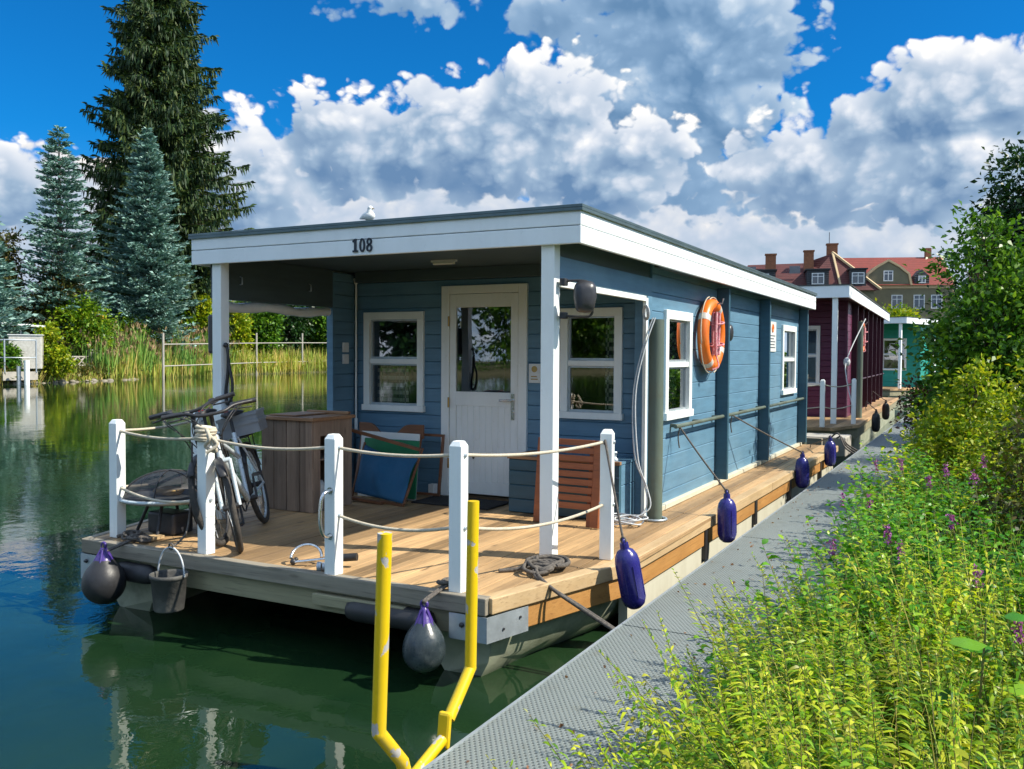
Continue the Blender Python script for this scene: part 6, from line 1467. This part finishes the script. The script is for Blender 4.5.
leafy('yellow_tree', (-7.6, 72, .4), [(0, 0, 3.9, 1.2), (1.3, 0, 4.6, .9), (2.6, 0, 4.0, 1.0)], 2200, .3, L_['yel'], 'yellow green tree top before the ochre house', G2g, 310, 'tree', .2, .3)
for i, (x, y, h) in enumerate(((5.5, 15, 2.9), (7.5, 21, 3.6), (5.2, 27, 3.4), (8, 9, 2.6), (10, 3, 3.2), (9, -5, 3.4), (7, -14, 4), (2, -22, 5), (-2, -30, 5))):
    leafy('broadleaf_tree', (x, y, .4), lob(6, h*.5, h*.3, h*.75, 400+i, .75), 3000, .3, L_['bush' if i % 2 else 'dark'], 'round broadleaf tree on the near bank outside the picture', G2g, 420+i, 'tree', .12)
# fallen leaves on the walkway
rg = np.random.default_rng(51); n = 240; X = rg.uniform(-1.85, -.9, n); Y = rg.uniform(2.6, 14, n)
kind(leafobj('fallen_leaves', rhombs(np.column_stack([X, Y, np.full(n, .326)]), np.column_stack([rg.normal(size=(n, 2)), np.full(n, .15)]), rg.uniform(.012, .035, n), rg.uniform(.01, .025, n), .1), L_['dry']), 'stuff', 'dry leaf bits scattered on the walkway')
# ================================================================ sun and sky
SUN = Vector((1.0, .24, 1.07)).normalized()
ld = bpy.data.lights.new('sun', 'SUN'); ld.energy = 3.9; ld.angle = R(.5); ld.color = (1.0, .93, .80)
lo = bpy.data.objects.new('sun', ld); COL.objects.link(lo); lo.rotation_euler = SUN.to_track_quat('Z', 'Y').to_euler(); lo.location = (20, 10, 30)
w = bpy.data.worlds.new('World'); sc.world = w; w.use_nodes = True; nt = NT(w.node_tree); bg = nt.n['Background']
sky = nt.new('ShaderNodeTexSky', sky_type='NISHITA', sun_disc=False, sun_elevation=math.asin(SUN.z), sun_rotation=math.atan2(SUN.x, SUN.y)); sky.altitude = 100; sky.air_density = 1.0; sky.dust_density = .1; sky.ozone_density = 1.5
tc_ = nt.new('ShaderNodeTexCoord'); dirv = tc_.outputs['Generated']
sx = nt.new('ShaderNodeSeparateXYZ'); nt.put(sx.inputs[0], dirv)
az = nt.math('MULTIPLY', nt.math('ARCTAN2', sx.outputs[0], sx.outputs[1]), 180/PI)
el = nt.math('MULTIPLY', nt.math('ARCSINE', sx.outputs[2]), 180/PI)
def uv(px, py):
    d = ray(px, py).normalized(); return math.degrees(math.atan2(d.x, d.y)), math.degrees(math.asin(d.z))
DEG = 1/15.0   # degrees per pixel near the picture centre
# cumulus banks of this sky in three distances; every mass has a bearing, elevation, half width, half height and strength (degrees)
def lay(*ms):
    out = []
    for px, py, rx, ry, wg in ms: a_, e_ = uv(px, py); out.append((a_, e_, rx*DEG, ry*DEG, wg))
    return out
FAR = lay((20, 215, 130, 50, .9), (240, 225, 100, 50, .9), (330, 215, 100, 60, .9), (440, 225, 120, 55, .9), (560, 230, 130, 60, .95), (700, 240, 140, 55, .9), (830, 245, 130, 45, .95), (960, 235, 130, 55, .9), (-80, 215, 110, 60, .9), (1090, 220, 110, 70, .9))
MID = lay((20, 185, 75, 38, .9), (225, 130, 26, 20, .7), (250, 178, 75, 58, 1.0), (330, 150, 62, 55, 1.0), (395, 140, 60, 50, 1.0), (440, 118, 62, 44, 1.0), (490, 140, 70, 60, 1.0), (545, 112, 80, 58, 1.0), (600, 165, 90, 55, 1.0), (800, 165, 70, 48, 1.0), (858, 140, 62, 42, 1.0), (905, 118, 55, 42, 1.0), (960, 95, 62, 48, 1.0), (1018, 92, 50, 50, 1.0), (920, 175, 120, 45, 1.0), (1070, 130, 80, 70, 1.0))
TOP = lay((400, 2, 95, 22, .75), (560, 20, 62, 30, .8), (620, 45, 75, 42, 1.0), (690, 70, 75, 70, 1.0), (740, 30, 80, 55, 1.0), (640, 110, 95, 60, 1.0), (720, 125, 75, 52, .95), (700, 165, 80, 45, .9), (660, 0, 120, 40, .9), (790, 15, 40, 30, .6))
slow = nt.new('ShaderNodeTexNoise', noise_dimensions='2D'); cc_ = nt.new('ShaderNodeCombineXYZ'); nt.put(cc_.inputs[0], az); nt.put(cc_.inputs[1], el); nt.put(slow.inputs['Vector'], cc_.outputs[0]); slow.inputs['Scale'].default_value = .055; slow.inputs['Detail'].default_value = 3
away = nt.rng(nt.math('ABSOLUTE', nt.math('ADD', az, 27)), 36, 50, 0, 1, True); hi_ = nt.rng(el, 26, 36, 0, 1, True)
def relief(q, U, V, seed, scale=.16, det=6, amp=.95, pamp=.5):
    cx = q.new('ShaderNodeCombineXYZ'); q.put(cx.inputs[0], q.math('ADD', U, seed)); q.put(cx.inputs[1], q.math('MULTIPLY', V, 1.25))
    n1 = q.new('ShaderNodeTexNoise', noise_dimensions='2D'); q.put(n1.inputs['Vector'], cx.outputs[0]); n1.inputs['Scale'].default_value = scale; n1.inputs['Detail'].default_value = det; n1.inputs['Roughness'].default_value = .55; n1.inputs['Distortion'].default_value = .15
    wp = q.new('ShaderNodeVectorMath', operation='MULTIPLY_ADD'); q.put(wp.inputs[0], n1.outputs['Color']); wp.inputs[1].default_value = (2.4, 2.4, 0); q.put(wp.inputs[2], cx.outputs[0])
    vo = q.new('ShaderNodeTexVoronoi', feature='F1', voronoi_dimensions='2D'); q.put(vo.inputs['Vector'], wp.outputs[0]); vo.inputs['Scale'].default_value = .50; vo.inputs['Detail'].default_value = 2.0; vo.inputs['Roughness'].default_value = .5
    puff = q.math('SUBTRACT', .45, vo.outputs['Distance'])
    return q.math('MULTIPLY_ADD', q.math('SUBTRACT', n1.outputs[0], .5), amp, q.math('MULTIPLY', puff, pamp)), puff, n1.outputs[0]
def cloud_layer(masses, seed, extra, cols, cut, hgain, sg):
    q = nt; tot = None; hr = None
    for a_, e_, rx, ry, wg in masses:
        dx = q.math('MULTIPLY_ADD', az, 1/rx, -a_/rx); dy = q.math('MULTIPLY_ADD', el, 1/ry, -e_/ry)
        r2 = q.math('MULTIPLY_ADD', dx, dx, q.math('MULTIPLY', dy, dy)); k = q.math('MULTIPLY_ADD', r2, -.5*wg, wg); h = q.math('MULTIPLY_ADD', dx, .35, dy)
        if tot is None: tot, hr = k, h
        else:
            f = q.rng(q.math('SUBTRACT', k, tot), -.12, .12, 0, 1)
            hr = q.math('ADD', q.math('MULTIPLY', hr, q.math('SUBTRACT', 1, f)), q.math('MULTIPLY', h, f)); tot = q.math('MAXIMUM', tot, k)
    tot = q.math('MAXIMUM', tot, 0)
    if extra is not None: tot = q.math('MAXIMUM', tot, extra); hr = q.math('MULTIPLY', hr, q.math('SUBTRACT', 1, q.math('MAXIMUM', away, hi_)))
    N, puff, n_ = relief(q, az, el, seed); cx = q.new('ShaderNodeCombineXYZ'); q.put(cx.inputs[0], q.math('ADD', az, seed+.9)); q.put(cx.inputs[1], q.math('MULTIPLY', q.math('ADD', el, .9), 1.25))
    n2 = q.new('ShaderNodeTexNoise', noise_dimensions='2D'); q.put(n2.inputs['Vector'], cx.outputs[0]); n2.inputs['Scale'].default_value = .16; n2.inputs['Detail'].default_value = 3; n2.inputs['Roughness'].default_value = .55; n2.inputs['Distortion'].default_value = .15
    d = q.math('SUBTRACT', q.math('MULTIPLY_ADD', q.rng(tot, 0, .3, .3, 1), N, tot), cut)
    al = q.rng(d, -.02, .15, 0, 1, True)
    rim = q.rng(d, 0, .40, .24, 0, True)
    lit = q.math('MULTIPLY_ADD', q.math('MINIMUM', q.math('MAXIMUM', hr, -1.2), 1.2), hgain, .50)
    lit = q.math('ADD', lit, q.math('MULTIPLY', q.math('SUBTRACT', n_, n2.outputs[0]), sg)); lit = q.math('ADD', lit, q.math('MULTIPLY', puff, .42)); lit = q.math('ADD', lit, rim)
    return al, q.ramp(lit, *cols)
tops = ((.10, (.11, .22, .38)), (.48, (.23, .36, .53)), (.80, (.50, .60, .71)), (1.15, (.90, .90, .88)))
mids = ((.05, (.12, .22, .38)), (.38, (.29, .40, .54)), (.68, (.60, .65, .73)), (1.0, (.97, .94, .89)))
hazy = ((.05, (.36, .46, .58)), (.40, (.47, .54, .65)), (.70, (.62, .65, .70)), (1.0, (.92, .86, .80)))
aF, cF = cloud_layer(FAR, 31.0, nt.rng(el, 8, 12, .7, 0, True), hazy, .22, .22, 1.3)
sc_cover = nt.math('MULTIPLY', nt.math('MAXIMUM', away, hi_), nt.rng(slow.outputs[0], .34, .56, 0, .9))  # extra cloud cover overhead and out of view, added for ambient light
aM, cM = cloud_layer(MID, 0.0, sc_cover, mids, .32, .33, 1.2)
aT, cT = cloud_layer(TOP, 63.0, None, tops, .34, .30, 1.15)
boost = nt.rng(nt.math('MAXIMUM', away, hi_), 0, 1, 1, 1.9)  # brightens only the unseen clouds, added to lift light in the porch
gain = nt.mix(nt.rng(el, -1, 13, 0, 1, True), (.5, .66, 1.05), (.03, .47, .89))
hs = nt.new('ShaderNodeMix', data_type='RGBA', blend_type='MULTIPLY'); hs.inputs[0].default_value = 1; nt.put(hs.inputs[6], sky.outputs[0]); nt.put(hs.inputs[7], gain)
SK = .085
KC = .67/SK
skyc = hs.outputs[2]
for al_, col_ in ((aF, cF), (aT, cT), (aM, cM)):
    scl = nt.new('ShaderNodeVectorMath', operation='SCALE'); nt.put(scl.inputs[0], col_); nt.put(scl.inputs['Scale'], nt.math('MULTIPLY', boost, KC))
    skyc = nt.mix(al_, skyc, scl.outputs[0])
nt.put(bg.inputs['Color'], skyc); bg.inputs['Strength'].default_value = SK
try: w.cycles.sampling_method = 'MANUAL'; w.cycles.sample_map_resolution = 512
except Exception: pass
vs = sc.view_settings; vs.view_transform = 'Standard'; vs.look = 'None'; vs.exposure = .88; vs.gamma = 1; vs.use_curve_mapping = False
sc.render.engine = 'CYCLES'; c_ = sc.cycles; c_.use_denoising = True; c_.max_bounces = 8; c_.diffuse_bounces = 3; c_.glossy_bounces = 4; c_.transmission_bounces = 3; c_.transparent_max_bounces = 12; c_.caustics_reflective = False; c_.caustics_refractive = False; c_.sample_clamp_indirect = 6
try: c_.denoiser = 'OPENIMAGEDENOISE'; c_.denoising_input_passes = 'RGB_ALBEDO_NORMAL'; c_.denoising_prefilter = 'ACCURATE'
except Exception: pass
